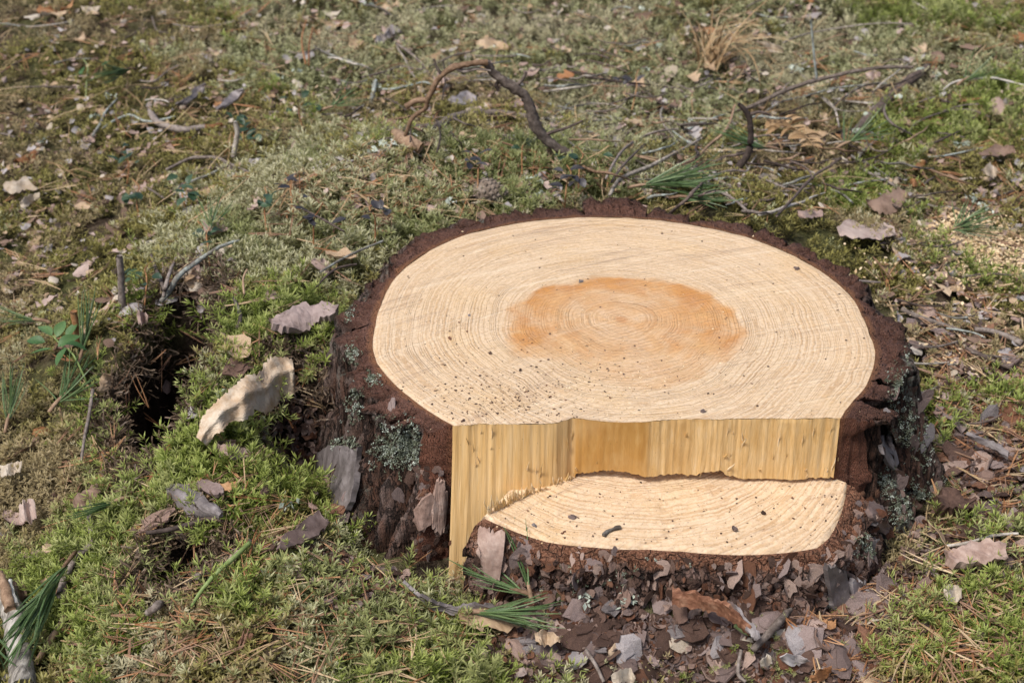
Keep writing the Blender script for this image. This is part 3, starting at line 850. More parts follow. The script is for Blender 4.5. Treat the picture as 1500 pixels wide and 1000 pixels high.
# upper ring: from the right end of the cut, round the back, to its left end
tW0, tW1 = ang(P(1231, 612, ZT)) - 2*math.pi, ang(P(664, 622, ZT))
tO0, tO1 = ang(P(1292, 600, ZT)) - 2*math.pi, ang(P(623, 615, ZT))
tG0, tG1 = ang(P(1275, 850, .02)) - 2*math.pi, ang(P(650, 874, .02))
def upper(q):
    tw = tW0 + (tW1-tW0)*q
    d0 = 1-sstep(0, 0.13, q); d1 = sstep(0.87, 1, q)
    to = tw + (tO0-tW0)*d0 + (tO1-tW1)*d1
    tg = tw + (tG0-tW0)*d0 + (tG1-tW1)*d1
    return polar_pt(Wr, tw), polar_pt(Or, to), polar_pt(Gr, tg)
r_ = random.Random(3)
cuts = [0.0]
while cuts[-1] < 0.985:
    cuts.append(cuts[-1] + r_.uniform(0.022, 0.058))
cuts = np.array(cuts); cuts = cuts/cuts[-1]
for i in range(len(cuts)-1):
    n = max(12, int((cuts[i+1]-cuts[i])*900))
    a = np.linspace(0, 1, n)
    q = cuts[i] + (cuts[i+1]-cuts[i])*a
    inn, out, gnd = upper(q)
    back = math.exp(-((cuts[i]-0.45)/0.16)**2)
    if 0 < i < len(cuts)-2:
        out = inn + (out-inn)*r_.choice([1.0, 1.0, 1.05, .92, .80, .68])
    plate('bark_plate', a, inn, out, gnd, np.full(n, ZT-0.001), cap0=(i == 0), cap1=(i == len(cuts)-2),
          lift=r_.uniform(-0.010, 0.0)+back*r_.uniform(0.0, 0.010), red=r_.uniform(0.1, 0.45), fiss=r_.choice([.003, .006, .010, .018]))
# lower ring: the bark left standing below the notch
tS0, tS1 = ang(SPT[0]), ang(SPT[-1])
def lower(q):
    ts = tS0 + (tS1-tS0)*q
    inn = polar_pt(Sr, ts)
    dirv = (inn-STC)/np.linalg.norm(inn-STC, axis=1)[:, None]
    th_ = 0.006 + 0.016*(fbm(q*22, 0, 0, 3, 61)) + 0.02*sstep(0.86, 1, q) + 0.012*(1-sstep(0, 0.1, q))
    out = inn + dirv*th_[:, None]
    tg = ts + (ang(P(722, 872, .058))-tS0)*(1-sstep(0, 0.2, q)) + (tG0+2*math.pi-tS1)*sstep(0.8, 1, q)
    gnd = polar_pt(Gr, tg)
    far_ = np.linalg.norm(gnd-STC, axis=1) < np.linalg.norm(out-STC, axis=1)+0.008
    gnd[far_] = out[far_] + dirv[far_]*0.008
    return inn, out, gnd
cuts = [0.0, 0.085]
while cuts[-1] < 0.96:
    cuts.append(cuts[-1] + r_.uniform(0.055, 0.11))
cuts = np.array(cuts); cuts = cuts/cuts[-1]
for i in range(len(cuts)-1):
    n = max(14, int((cuts[i+1]-cuts[i])*380))
    a = np.linspace(0, 1, n); q = cuts[i] + (cuts[i+1]-cuts[i])*a
    inn, out, gnd = lower(q)
    plate('bark_plate', a, inn, out, gnd, shelf_z(inn[:, 0], inn[:, 1])-0.001, cap0=(i == 0), lift=r_.uniform(-0.012, -0.004), red=0.9, fiss=.0015, rough=1.0, flaky=True)

_sv = np.concatenate(SV)
STB = BVHTree.FromPolygons(_sv.tolist(), SF)

def hit(u, v, what='all'):
    d = Vector(ray(u, v)); d.normalize()
    o = Vector(CAM)
    best = None
    for nm, b in (('terrain', TERR), ('stump', STB)):
        if what != 'all' and nm != what: continue
        p, n, i, t = b.ray_cast(o, d)
        if p is not None and (best is None or t < best[2]):
            if n.dot(d) > 0: n = -n
            best = (p, n, t, nm)
    return best

def at(u, v, what='terrain'):
    h_ = hit(u, v, what)
    if h_ is None:
        p = P(u, v, 0.06)
        return Vector(p), Vector((0, 0, 1))
    return h_[0], h_[1]

def tnormal(x, y, e=0.012):
    hx = (height(x+e, y)-height(x-e, y))/(2*e); hy = (height(x, y+e)-height(x, y-e))/(2*e)
    n = np.stack([-hx, -hy, np.ones_like(hx)], -1)
    return n/np.linalg.norm(n, axis=-1, keepdims=True)

def in_stump(x, y, k=1.0):
    a = np.arctan2(y-STC[1], x-STC[0]); r = np.hypot(x-STC[0], y-STC[1])
    back = sstep(.35, .8, np.sin(a)) + 0.0
    left = sstep(.75, .95, -np.cos(a)) * (np.sin(a) > -.1)
    b = np.maximum(back, left*.8)
    return r < (Gr(a)*k)*(1-b) + np.minimum(Gr(a)*k, Or(a)*1.025+.004)*b

# ------------------------------------------------------------------ scattering (one object made of many copies: only for what nobody could count)
def proto(name, me):
    return bpy.data.objects.new(name, me)          # never linked: lives only inside the scattering

def scatter(name, pts, rot, scl, tint, pick, protos, label, cat):
    n = len(pts)
    me = bpy.data.meshes.new(name)
    me.vertices.add(n)
    me.vertices.foreach_set('co', np.asarray(pts, np.float32).ravel())
    for k, kind, d, key in (('rot', 'FLOAT_VECTOR', rot, 'vector'), ('scl', 'FLOAT', scl, 'value'), ('tint', 'FLOAT', tint, 'value'), ('pick', 'INT', pick, 'value')):
        a = me.attributes.new(k, kind, 'POINT')
        a.data.foreach_set(key, np.asarray(d, np.int32 if kind == 'INT' else np.float32).ravel())
    o = link(name, me)
    ng = bpy.data.node_groups.new(name, 'GeometryNodeTree')
    ng.interface.new_socket('Geometry', in_out='INPUT', socket_type='NodeSocketGeometry')
    ng.interface.new_socket('Geometry', in_out='OUTPUT', socket_type='NodeSocketGeometry')
    N = ng.nodes; L = ng.links
    gi, go = N.new('NodeGroupInput'), N.new('NodeGroupOutput')
    jn = N.new('GeometryNodeJoinGeometry')
    for p in protos:
        oi = N.new('GeometryNodeObjectInfo')
        oi.inputs['Object'].default_value = p
        g2 = N.new('GeometryNodeGeometryToInstance')
        L.new(oi.outputs['Geometry'], g2.inputs[0])
        L.new(g2.outputs[0], jn.inputs[0])
    m2p = N.new('GeometryNodeMeshToPoints')
    L.new(gi.outputs[0], m2p.inputs[0])
    iop = N.new('GeometryNodeInstanceOnPoints')
    L.new(m2p.outputs[0], iop.inputs['Points'])
    L.new(jn.outputs[0], iop.inputs['Instance'])
    iop.inputs['Pick Instance'].default_value = True
    def na(nm, dt):
        x = N.new('GeometryNodeInputNamedAttribute'); x.data_type = dt; x.inputs['Name'].default_value = nm
        return x.outputs['Attribute']
    L.new(na('pick', 'INT'), iop.inputs['Instance Index'])
    e2r = N.new('FunctionNodeEulerToRotation')
    L.new(na('rot', 'FLOAT_VECTOR'), e2r.inputs[0])
    L.new(e2r.outputs[0], iop.inputs['Rotation'])
    L.new(na('scl', 'FLOAT'), iop.inputs['Scale'])
    L.new(iop.outputs[0], go.inputs[0])
    md = o.modifiers.new('scatter', 'NODES'); md.node_group = ng
    tag(o, label, cat, kind='stuff')
    return o

def eulers(nrm, tilt, rng=RNG):
    """random yaw about a normal that is tipped by up to tilt"""
    n = len(nrm)
    up = nrm + rng.normal(0, 1, (n, 3))*np.asarray(tilt).reshape(-1, 1)
    up /= np.linalg.norm(up, axis=1)[:, None]
    yaw = rng.uniform(0, 2*math.pi, n)
    # rotation that takes z to up: euler XYZ with x,y from up, yaw first (Rz) then Ry, Rx
    # R = Rz(az) Ry(pol) Rz(yaw)  ->  convert through matrices
    az = np.arctan2(up[:, 1], up[:, 0]); pol = np.arccos(np.clip(up[:, 2], -1, 1))
    ca, sa, cp, sp, cy, sy = np.cos(az), np.sin(az), np.cos(pol), np.sin(pol), np.cos(yaw-az), np.sin(yaw-az)
    r00 = ca*cp*cy - sa*sy; r10 = sa*cp*cy + ca*sy; r20 = -sp*cy
    r21 = sp*sy; r22 = cp
    ry = -np.arcsin(np.clip(r20, -1, 1)); rx = np.arctan2(r21, r22); rz = np.arctan2(r10, r00)
    return np.stack([rx, ry, rz], -1)

# --- moss shoots
def moss_material(name, low, mid, tip, alt, trans=0.35):
    m = M(name)
    h_ = m.attr('h'); t = m.attr('tint', 'INSTANCER')
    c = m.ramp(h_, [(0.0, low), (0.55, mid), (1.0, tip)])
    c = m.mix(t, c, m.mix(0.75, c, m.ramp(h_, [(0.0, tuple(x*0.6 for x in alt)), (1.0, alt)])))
    return m.finish(c, 0.5, None, 0.35, trans)

def moss_shoot(seed, n=18, ll=0.36, lw=0.22, spread=0.9, bend=0.35, tipstar=5, droop=0.0):
    r = np.random.default_rng(seed)
    V, F, H = [], [], []
    ba = r.uniform(0, 6.28)
    bd = np.array([math.cos(ba), math.sin(ba), 0])*bend
    def stem(t): return np.array([0, 0, t]) + bd*t*t
    for i in range(n + tipstar):
        tipp = i >= n
        t = (0.12 + 0.86*i/n) if not tipp else 1.0
        az = i*2.4 + r.uniform(-.4, .4)
        el = (0.25 + 0.75*t**2*(1-spread*0.5)) + r.uniform(-.25, .25) - droop*(1-t)
        if tipp: el = r.uniform(0.5, 1.15)
        l = ll*(1.05 - 0.45*t)*r.uniform(.75, 1.2)
        if tipp: l = ll*0.55*r.uniform(.7, 1.2)
        d = np.array([math.cos(az)*math.cos(el), math.sin(az)*math.cos(el), math.sin(el)])
        sd = np.array([-math.sin(az), math.cos(az), 0])*l*lw
        b = stem(t); up = np.array([0, 0, 1.0])
        m_ = b + d*l*0.5 + up*l*0.06
        e = b + d*l + up*l*r.uniform(-.12, .22)
        k = len(V)
        V += [b, m_+sd, e, m_-sd]
        F += [(k, k+1, k+2), (k, k+2, k+3)]
        hb = 0.75*t
        H += [hb*0.7, hb, min(1, hb+0.32), hb]
    return V, F, H

def strand(seed, curl=0.9):
    r = np.random.default_rng(seed)
    V, F, H = [], [], []
    for s_ in range(4):
        p = np.array([r.normal(0, .1), r.normal(0, .1), 0]); d = np.array([r.normal(0, .5), r.normal(0, .5), 0.7])
        w = r.uniform(.018, .04)
        for i in range(7):
            sd = np.array([d[1], -d[0], 0.1]); sd /= np.linalg.norm(sd)+1e-6
            k = len(V)
            V += [p-sd*w, p+sd*w]; H += [i/6, i/6]
            if i: F.append((k-2, k-1, k+1, k))
            d = d + r.normal(0, .35, 3)*curl; d /= np.linalg.norm(d)
            p = p + d*0.17
    return V, F, H

MOSSMAT = {
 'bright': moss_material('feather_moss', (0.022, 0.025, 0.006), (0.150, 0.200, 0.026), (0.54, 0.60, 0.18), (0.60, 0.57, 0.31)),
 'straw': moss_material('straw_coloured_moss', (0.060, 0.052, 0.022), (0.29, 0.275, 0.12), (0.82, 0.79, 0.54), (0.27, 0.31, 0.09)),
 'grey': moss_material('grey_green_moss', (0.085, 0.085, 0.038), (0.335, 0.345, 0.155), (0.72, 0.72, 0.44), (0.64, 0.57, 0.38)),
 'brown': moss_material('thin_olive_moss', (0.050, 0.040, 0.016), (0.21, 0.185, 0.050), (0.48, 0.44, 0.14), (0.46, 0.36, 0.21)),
}
MDEAD = moss_material('dead_moss_fibres', (0.022, 0.014, 0.009), (0.070, 0.044, 0.028), (0.17, 0.115, 0.075), (0.24, 0.18, 0.12), 0.1)
SHOOT = {'bright': dict(n=34, ll=.33, lw=.088, spread=.75, bend=.5, tipstar=7), 'straw': dict(n=16, ll=.52, lw=.10, spread=.55, bend=.45, tipstar=5),
         'grey': dict(n=15, ll=.48, lw=.12, spread=.7, bend=.4, tipstar=5), 'brown': dict(n=14, ll=.55, lw=.14, spread=1.1, bend=.6, tipstar=4)}
PROTO = {}
for ci, c in enumerate(SHOOT):
    PROTO[c] = []
    for k in range(5):
        V_, F_, H_ = moss_shoot(100+ci*10+k, **SHOOT[c])
        PROTO[c].append(proto('moss_shoot', mesh('moss_shoot', V_, F_, MOSSMAT[c], False, {'h': H_})))
PROTO['dead'] = []
for k in range(4):
    V_, F_, H_ = strand(300+k)
    PROTO['dead'].append(proto('moss_strand', mesh('moss_strand', V_, F_, MDEAD, False, {'h': H_})))

def field(y0, y1, step):
    ys = np.arange(y0, y1, step); out = []
    for y in ys:
        hw = 0.36*math.hypot(y-CAM[1], 0.8)*1.22 + 0.08
        xs = np.arange(-hw, hw, step)
        out.append(np.stack([xs, np.full(len(xs), y)], -1))
    p = np.concatenate(out)
    return p + RNG.uniform(-.5, .5, p.shape)*step*1.3

cand, csz = [], []
for y0, y1, st, k in ((-.66, .12, .0056, 1.0), (.12, .6, .0072, 1.05), (.6, 1.3, .0098, 1.2), (1.3, 2.6, .014, 1.5)):
    f_ = field(y0, y1, st); cand.append(f_); csz.append(np.full(len(f_), k))
cand, csz = np.concatenate(cand), np.concatenate(csz)
ok = ~in_stump(cand[:, 0], cand[:, 1], 0.95)
cand, csz = cand[ok], csz[ok]
hz = height(cand[:, 0], cand[:, 1])
cc_, csc, cpit = cover(cand[:, 0], cand[:, 1], hz)
nrm = tnormal(cand[:, 0], cand[:, 1])
patch = fbm(cand[:, 0]*9, cand[:, 1]*9, 0, 3, 91)
dens = fbm(cand[:, 0]*30, cand[:, 1]*30, 0, 3, 92)
LABELS = {'bright': ('feather_moss', 'bright green feather moss covering the mound beside the stump', 'moss'),
          'straw': ('straw_moss', 'straw coloured pale moss cushions with light tips behind the stump', 'moss'),
          'grey': ('grey_green_moss', 'dull grey green moss carpet far behind the stump', 'moss'),
          'brown': ('olive_moss', 'thin olive brown moss growing between the fallen litter', 'moss')}
for ci, c in enumerate(CNAMES):
    if c == 'none': continue
    second = np.partition(csc, -2, axis=0)[-2]
    keep = (cc_ == ci)
    # a few shoots of this kind stray into the neighbouring patches
    keep |= (csc[ci] > csc.max(0) - 0.10) & (RNG.random(len(cand)) < 0.4) & (CNAMES.index('none') != cc_)
    keep &= (RNG.random(len(cand)) > cpit*2.6)
    if c == 'brown': keep &= dens > 0.40
    if c == 'grey': keep &= dens > 0.30
    ii = np.where(keep)[0]
    n = len(ii)
    gl = COVER_H[c]*0.78
    lump = (0.45 + 1.1*fbm(cand[ii, 0]*38, cand[ii, 1]*38, 0, 2, 95))
    sc_ = COVER_H[c]*RNG.uniform(.65, 1.25, n)*csz[ii]**0.6*lump*(1.15 if c == 'brown' else 1.0)
    z = hz[ii] - gl
    up = nrm[ii]*0.75 + np.array([0, 0, .5]); up /= np.linalg.norm(up, axis=1)[:, None]
    tint = np.clip(sstep(.40, .66, patch[ii] + RNG.normal(0, .07, n)), 0, 1)
    nm, lb, ct = LABELS[c]
    if c == 'bright': tint = tint*.55*(RNG.random(n) < .6)
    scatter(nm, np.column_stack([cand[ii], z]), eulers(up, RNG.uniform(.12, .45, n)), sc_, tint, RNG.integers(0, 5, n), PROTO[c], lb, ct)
    print(c, n)
# stray shoots of moss in the bare litter
ii = np.where((cc_ == CNAMES.index('none')) & (cpit < .2) & (dens > .55) & (RNG.random(len(cand)) < .45))[0]
scatter('sparse_moss', np.column_stack([cand[ii], hz[ii]-.006]), eulers(nrm[ii], np.full(len(ii), .35)), RNG.uniform(.010, .018, len(ii)), RNG.random(len(ii)), RNG.integers(0, 5, len(ii)), PROTO['bright'],
        'sparse green moss shoots among the bark litter before the stump', 'moss')
# torn brown moss in the holes
ip = np.where((cpit > .12) & (RNG.random(len(cand)) < 1.05-cpit*1.35))[0]
ip = np.repeat(ip, 4)
pp = cand[ip] + RNG.normal(0, .005, (len(ip), 2))
pn = tnormal(pp[:, 0], pp[:, 1])
scatter('torn_moss_fibres', np.column_stack([pp, height(pp[:, 0], pp[:, 1])-.004]), eulers(pn, np.full(len(ip), .5)), RNG.uniform(.012, .026, len(ip)), RNG.random(len(ip))**2, RNG.integers(0, 4, len(ip)), PROTO['dead'],
        'torn brown dead moss fibres lining the holes in the mound', 'dead moss')

# ------------------------------------------------------------------ litter: materials
LEAFM = {
 'tan':    mottled('dry_leaf_tan', (0.33,0.22,0.13), (0.50,0.36,0.23), (0.60,0.46,0.32), 45, .7, .0005, .2, .15),
 'pale':   mottled('dry_leaf_pale', (0.38,0.30,0.215), (0.54,0.46,0.36), (0.66,0.59,0.50), 45, .65, .0005, .25, .15),
 'brown':  mottled('dry_leaf_brown', (0.10,0.062,0.045), (0.19,0.125,0.090), (0.29,0.20,0.15), 50, .7, .0005, .2, .1),
 'pinkish': mottled('dry_leaf_pinkish', (0.29,0.20,0.165), (0.42,0.305,0.26), (0.53,0.42,0.36), 45, .7, .0005, .25, .1),
 'orange': mottled('dry_leaf_orange', (0.20,0.088,0.036), (0.36,0.17,0.075), (0.50,0.30,0.15), 45, .6, .0005, .25, .15),
 'grey':   mottled('dry_leaf_grey', (0.23,0.20,0.19), (0.36,0.325,0.315), (0.50,0.465,0.455), 45, .65, .0005, .3, .05),
}
FLAKEM = {
 'mauve':  mottled('bark_flake_mauve', (0.125,0.086,0.074), (0.215,0.156,0.138), (0.34,0.262,0.238), 55, .6, .0012, .35),
 'pinkish': mottled('bark_flake_pinkish', (0.21,0.135,0.105), (0.33,0.225,0.18), (0.47,0.35,0.29), 60, .7, .0012, .25),
 'brown':  mottled('bark_flake_brown', (0.050,0.028,0.020), (0.11,0.064,0.047), (0.20,0.125,0.095), 60, .75, .0014, .25),
 'rusty':  mottled('bark_flake_rusty', (0.10,0.040,0.022), (0.205,0.092,0.052), (0.36,0.20,0.125), 70, .75, .0014, .25, 0, (1,3,1)),
 'grey':   mottled('bark_flake_grey', (0.105,0.088,0.083), (0.205,0.178,0.172), (0.36,0.325,0.32), 50, .5, .001, .4),
}
TWIGM = {
 'grey':   mottled('twig_grey', (0.075,0.058,0.048), (0.165,0.133,0.112), (0.30,0.255,0.225), 160, .8, .0008, .2, 0, (1,1,1)),
 'dark':   mottled('twig_dark', (0.040,0.029,0.024), (0.085,0.062,0.052), (0.16,0.12,0.10), 150, .75, .0008, .25),
 'brown':  mottled('twig_brown', (0.13,0.078,0.045), (0.25,0.16,0.10), (0.38,0.26,0.17), 120, .7, .0008, .25),
 'lichen': mottled('twig_lichened', (0.075,0.060,0.050), (0.19,0.18,0.155), (0.40,0.45,0.41), 90, .85, .001, .15),
 'pale':   mottled('twig_bleached', (0.16,0.135,0.11), (0.38,0.335,0.28), (0.60,0.56,0.50), 150, .75, .0008, .2),
 'green':  mottled('twig_green', (0.12,0.17,0.045), (0.20,0.27,0.085), (0.31,0.36,0.16), 100, .55, .0004, .35),
 'rust':   mottled('twig_rust', (0.13,0.055,0.022), (0.27,0.125,0.05), (0.42,0.24,0.12), 100, .7, .0006, .25),
}
NEEDLE_DRY = [mottled('dry_needle_'+n_, *c, 60, .55, .0001, .3) for n_, c in (('orange', ((.24,.10,.04),(.36,.175,.08),(.46,.27,.14))), ('straw', ((.33,.22,.11),(.46,.33,.19),(.58,.45,.29))), ('brown', ((.15,.075,.04),(.24,.13,.08),(.34,.22,.14))))]
NEEDLE_GREEN = mottled('green_needle', (.048,.092,.030), (.098,.160,.055), (.19,.26,.115), 60, .4, .0001, .45, .1)
LEAF_GREEN = mottled('green_leaf', (.040,.098,.030), (.085,.175,.055), (.15,.255,.095), 50, .4, .0003, .4, .25)
LEAF_DARK = mottled('dark_green_leaf', (.016,.038,.018), (.032,.066,.030), (.065,.110,.055), 50, .35, .0003, .5, .1)
LEAF_PURPLE = mottled('blackish_leaf', (.022,.020,.022), (.042,.038,.040), (.085,.078,.080), 50, .35, .0003, .5, .05)
LICHEN = mottled('pale_lichen', (.28,.32,.25), (.47,.525,.43), (.65,.70,.61), 160, .9, .0008, .1)
LICHEN_DULL = mottled('grey_green_lichen', (.12,.135,.085), (.225,.25,.17), (.38,.415,.31), 170, .9, .0008, .1)
CONE = mottled('cone_scale', (.12,.09,.065), (.23,.18,.14), (.36,.30,.245), 90, .75, .0006, .2)
GRASS_DRY = mottled('dry_grass', (.20,.12,.055), (.37,.25,.13), (.53,.41,.25), 40, .6, .0002, .25, .15)
FERN_DRY = mottled('dry_fern', (.30,.18,.085), (.46,.31,.17), (.58,.43,.27), 50, .7, .0002, .2, .2)
SAWDUST = mottled('sawdust', (.52,.36,.19), (.70,.53,.32), (.83,.69,.48), 80, .8, .0002, .15)

# ------------------------------------------------------------------ litter: shapes (unit length)
def flake_mesh(seed, mat, layered, curve=1.0):
    r = np.random.default_rng(seed)
    n = 11
    a = np.linspace(0, 2*math.pi, n, endpoint=False) + r.uniform(-.16, .16, n)
    asp = r.uniform(.45, .8)
    rad = 0.5*(1 + r.uniform(-.26, .16, n))
    ox, oy = rad*np.cos(a), rad*np.sin(a)*asp
    th = r.uniform(.035, .065)
    cx, cy = r.uniform(-.16, .16)*curve, r.uniform(-.3, .3)*curve
    def zz(x, y): return cx*4*(x*x) + cy*2*(y*y) + 0.10*curve*math.sin(x*5+seed)*math.cos(y*7) - abs(cx)*.3
    V, F = [], []
    def ring(k, z, jit=0):
        b = len(V)
        for x, y in zip(ox, oy): V.append((x*k, y*k, zz(x*k, y*k) + z + (r.uniform(-jit, jit) if jit else 0)))
        return b
    b0 = ring(.97, 0); b1 = ring(1.0, th, .012)
    b2 = ring(.62, th+.008, .016); c = len(V); V.append((0, 0, zz(0, 0)+th+.01)); d = len(V); V.append((0, 0, zz(0, 0)))
    for i in range(n):
        j = (i+1) % n
        F += [(b0+i, b0+j, b1+j, b1+i), (b1+i, b1+j, b2+j, b2+i), (b2+i, b2+j, c), (b0+j, b0+i, d)]
    if layered:
        sx, sy = r.uniform(-.12, .12), r.uniform(-.08, .08); k = r.uniform(.45, .66); rot = r.uniform(0, 6)
        b = len(V); m = 8
        for t_ in range(2):
            for i in range(m):
                q = i/m*2*math.pi + rot; rr_ = 0.5*k*(1+.28*math.sin(q*3+seed)+.12*math.sin(q*5))
                x, y = sx+rr_*math.cos(q), sy+rr_*math.sin(q)*asp
                V.append((x, y, zz(x, y)+th+(.05 if t_ else -.01)))
        e = len(V); V.append((sx, sy, zz(sx, sy)+th+.055))
        for i in range(m):
            j = (i+1) % m
            F += [(b+i, b+j, b+m+j, b+m+i), (b+m+i, b+m+j, e)]
    return mesh('bark_flake', V, F, mat, False)

def leaf_mesh(seed, mat, kind, nu=9, nv=7):
    r = np.random.default_rng(seed)
    u = np.linspace(0, 1, nu); w = np.linspace(-1, 1, nv)
    if kind == 'oak': prof = (0.10 + 0.34*np.sin(u*math.pi)**.7)*(1 + .32*np.sin(u*17+1))
    elif kind == 'torn': prof = 0.36*np.sin(np.clip(u*1.06, 0, 1)*math.pi)**.5*(1+r.uniform(-.4, .2, nu))
    elif kind == 'long': prof = 0.17*np.sin(u*math.pi)**.7+.006
    else: prof = 0.36*np.sin(u**.85*math.pi)**.75*(1+.06*np.sin(u*40))+.006
    cu, cv, tw = r.uniform(-.5, .6), r.uniform(-.9, 1.2), r.uniform(-.5, .5)
    V = []
    for i, a in enumerate(u):
        for j, b in enumerate(w):
            x = a-.5; y = prof[i]*b*(1+.08*math.sin(a*23+b*3+seed))
            z = cu*(x*x)*1.1 + cv*y*y*1.9 + tw*x*y*1.5 - .05*abs(b)**.5 + .028*math.sin(a*13+seed)*math.sin(b*5+seed*2) + r.uniform(-.012, .012)
            V.append((x, y, z))
    me = mesh('leaf', V, grid_faces(nu, nv), mat, True)
    return me

def tube(pts, radii, sides=7, seed=0, wob=.10, sub=4, cap=True):
    p = np.asarray(pts, float); n = len(p)
    rr_ = np.broadcast_to(np.asarray(radii, float), (n,)) if not hasattr(radii, '__len__') else np.interp(np.linspace(0, 1, n), np.linspace(0, 1, len(radii)), radii)
    if sub > 1 and n > 2:
        q, qr = [], []
        for i in range(n-1):
            p0, p1, p2, p3 = p[max(i-1, 0)], p[i], p[i+1], p[min(i+2, n-1)]
            for k in range(sub):
                t = k/sub
                q.append(0.5*((2*p1)+(-p0+p2)*t+(2*p0-5*p1+4*p2-p3)*t*t+(-p0+3*p1-3*p2+p3)*t**3)); qr.append(rr_[i]*(1-t)+rr_[i+1]*t)
        q.append(p[-1]); qr.append(rr_[-1]); p, rr_ = np.array(q), np.array(qr)
    r = np.random.default_rng(seed)
    V, F = [], []; m = len(p)
    tng = np.gradient(p, axis=0); tng /= np.linalg.norm(tng, axis=1)[:, None]+1e-9
    a = np.array([0, 0, 1.0]) if abs(tng[0][2]) < .9 else np.array([1.0, 0, 0])
    for i in range(m):
        s1 = np.cross(tng[i], a); s1 /= np.linalg.norm(s1)+1e-9; s2 = np.cross(s1, tng[i])
        a = np.cross(s1, tng[i])*-1 if False else a
        for k in range(sides):
            q = 2*math.pi*k/sides
            V.append(p[i] + (s1*math.cos(q)+s2*math.sin(q))*rr_[i]*(1+r.uniform(-wob, wob)))
    for i in range(m-1):
        for k in range(sides):
            j = (k+1) % sides
            F.append((i*sides+k, i*sides+j, (i+1)*sides+j, (i+1)*sides+k))
    if cap:
        for b in (0, (m-1)*sides):
            c = len(V); V.append(p[0 if b == 0 else -1]); F += [(c, b+(k+1) % sides, b+k) for k in range(sides)]
    return V, F

def needle_mesh(seed, mat, pair=True):
    r = np.random.default_rng(seed); V, F = [], []
    for s_ in ((-1, 1) if pair else (0,)):
        bend = r.uniform(-.22, .22); sp = r.uniform(.02, .09)*s_; tw = r.uniform(-.06, .06)
        pts = [(t-.5, sp*t+bend*(t*t-t), .010+tw*math.sin(t*3)*t) for t in (0, .25, .5, .75, 1)]
        v_, f_ = tube(pts, [.014, .016, .015, .013, .004], 4, seed, .05, 1)
        b = len(V); V += list(v_); F += [tuple(i+b for i in q) for q in f_]
    return mesh('pine_needle', V, F, mat, False)

FLAKES = {c: [flake_mesh(500+i*31+k, m_, k % 2 == 0) for k in range(7)] for i, (c, m_) in enumerate(FLAKEM.items())}
LEAVES = {c: {kd: [leaf_mesh(900+i*57+k*7+len(kd), m_, kd) for k in range(3)] for kd in ('ovate', 'oak', 'torn', 'long')} for i, (c, m_) in enumerate(LEAFM.items())}
SCALES = {c: [flake_mesh(1700+i*31+k, m_, k % 2 == 0, .25) for k in range(6)] for i, (c, m_) in enumerate(FLAKEM.items())}
NEEDLES = [needle_mesh(700+k, NEEDLE_DRY[k % 3], k % 4 != 3) for k in range(12)]

def quat_on(n, yaw, tilt=0.0, taz=0.0):
    """z along the normal n, x at yaw (measured in the ground plane), then tipped"""
    n = Vector(n).normalized()
    q = Vector((0, 0, 1)).rotation_difference(n) @ Quaternion((0, 0, 1), yaw)
    if tilt: q = Quaternion((math.cos(taz), math.sin(taz), 0), tilt) @ q
    return q

# ------------------------------------------------------------------ labels
MARKS = [  # things one can find in the photo
 ('the arched branch', 700, 150), ('the big moss hole', 240, 540), ('the small moss hole', 262, 840), ('the long torn pale leaf', 360, 590), ('the pine cone', 718, 290),
 ('the lichened log', 1305, 145), ('the sawdust patch', 1440, 365), ('the white weathered stick', 25, 930), ('the brown fern frond', 1165, 190), ('the dry grass clump', 1040, 85),
 ('the white leaf cluster', 30, 278), ('the pale grey bark flake on the mound', 285, 735), ('the twig propped on the stump', 1150, 900), ('the big curled brown leaf', 1300, 292),
 ('the upright dead stub', 177, 410), ('the bilberry sprig', 85, 490), ('the green needle tuft behind the rim', 1000, 290), ('the rusty bark strip', 1050, 890), ('the lower needle sprig', 725, 925),
 ('the upper needle sprig', 745, 850), ('the lichened bark plate', 445, 465), ('the notch shelf', 980, 755), ('the red bark end of the stump', 1260, 660), ('the chunk of layered bark', 1400, 735),
 ('the crooked upright branch', 1095, 200), ('the crumpled tan leaf', 800, 930), ('the broken orange tipped branch', 270, 187), ('the smooth mauve bark flake', 445, 775), ('the forked grey twig', 290, 385),
 ('the long leaning twig', 1215, 118), ('the green pine tuft at the edge', 75, 910), ('the flaky root bark', 590, 750), ('the tan oak leaf by the root', 1385, 780)]
USED = {}
def where(u, v, rank=0):
    o = sorted(MARKS, key=lambda m: math.hypot((m[1]-u)*.8, m[2]-v))
    nm, mu, mv = o[rank]
    du, dv = u-mu, v-mv; d = math.hypot(du, dv)
    far = 'just ' if d < 38 else ('well ' if d > 110 else '')
    if abs(du) > 2.2*abs(dv): rel = 'left of' if du < 0 else 'right of'
    elif abs(dv) > 2.2*abs(du): rel = 'above' if dv < 0 else 'below'
    else: rel = ('above and ' if dv < 0 else 'below and ') + ('left of' if du < 0 else 'right of')
    return f'{far}{rel} {nm}', nm
def auto_label(desc, u, v):
    opts = [f'{desc} {where(u, v, k)[0]}' for k in (0, 1, 2)]
    opts += [f'{desc} {where(u, v, j)[0]}, towards {where(u, v, k)[1]}' for j in (0, 1, 2) for k in (1, 2, 3, 4, 5) if k != j]
    opts += [f'{desc} {where(u, v, j)[0]} and {where(u, v, k)[0]}' for j in (0, 1, 2) for k in (1, 2, 3) if k > j]
    opts = [o for o in opts if len(o.split()) <= 16] or [desc]
    for o in opts:
        if len(o.split()) <= 16 and o not in USED:
            USED[o] = 1
            return o
    return opts[0]

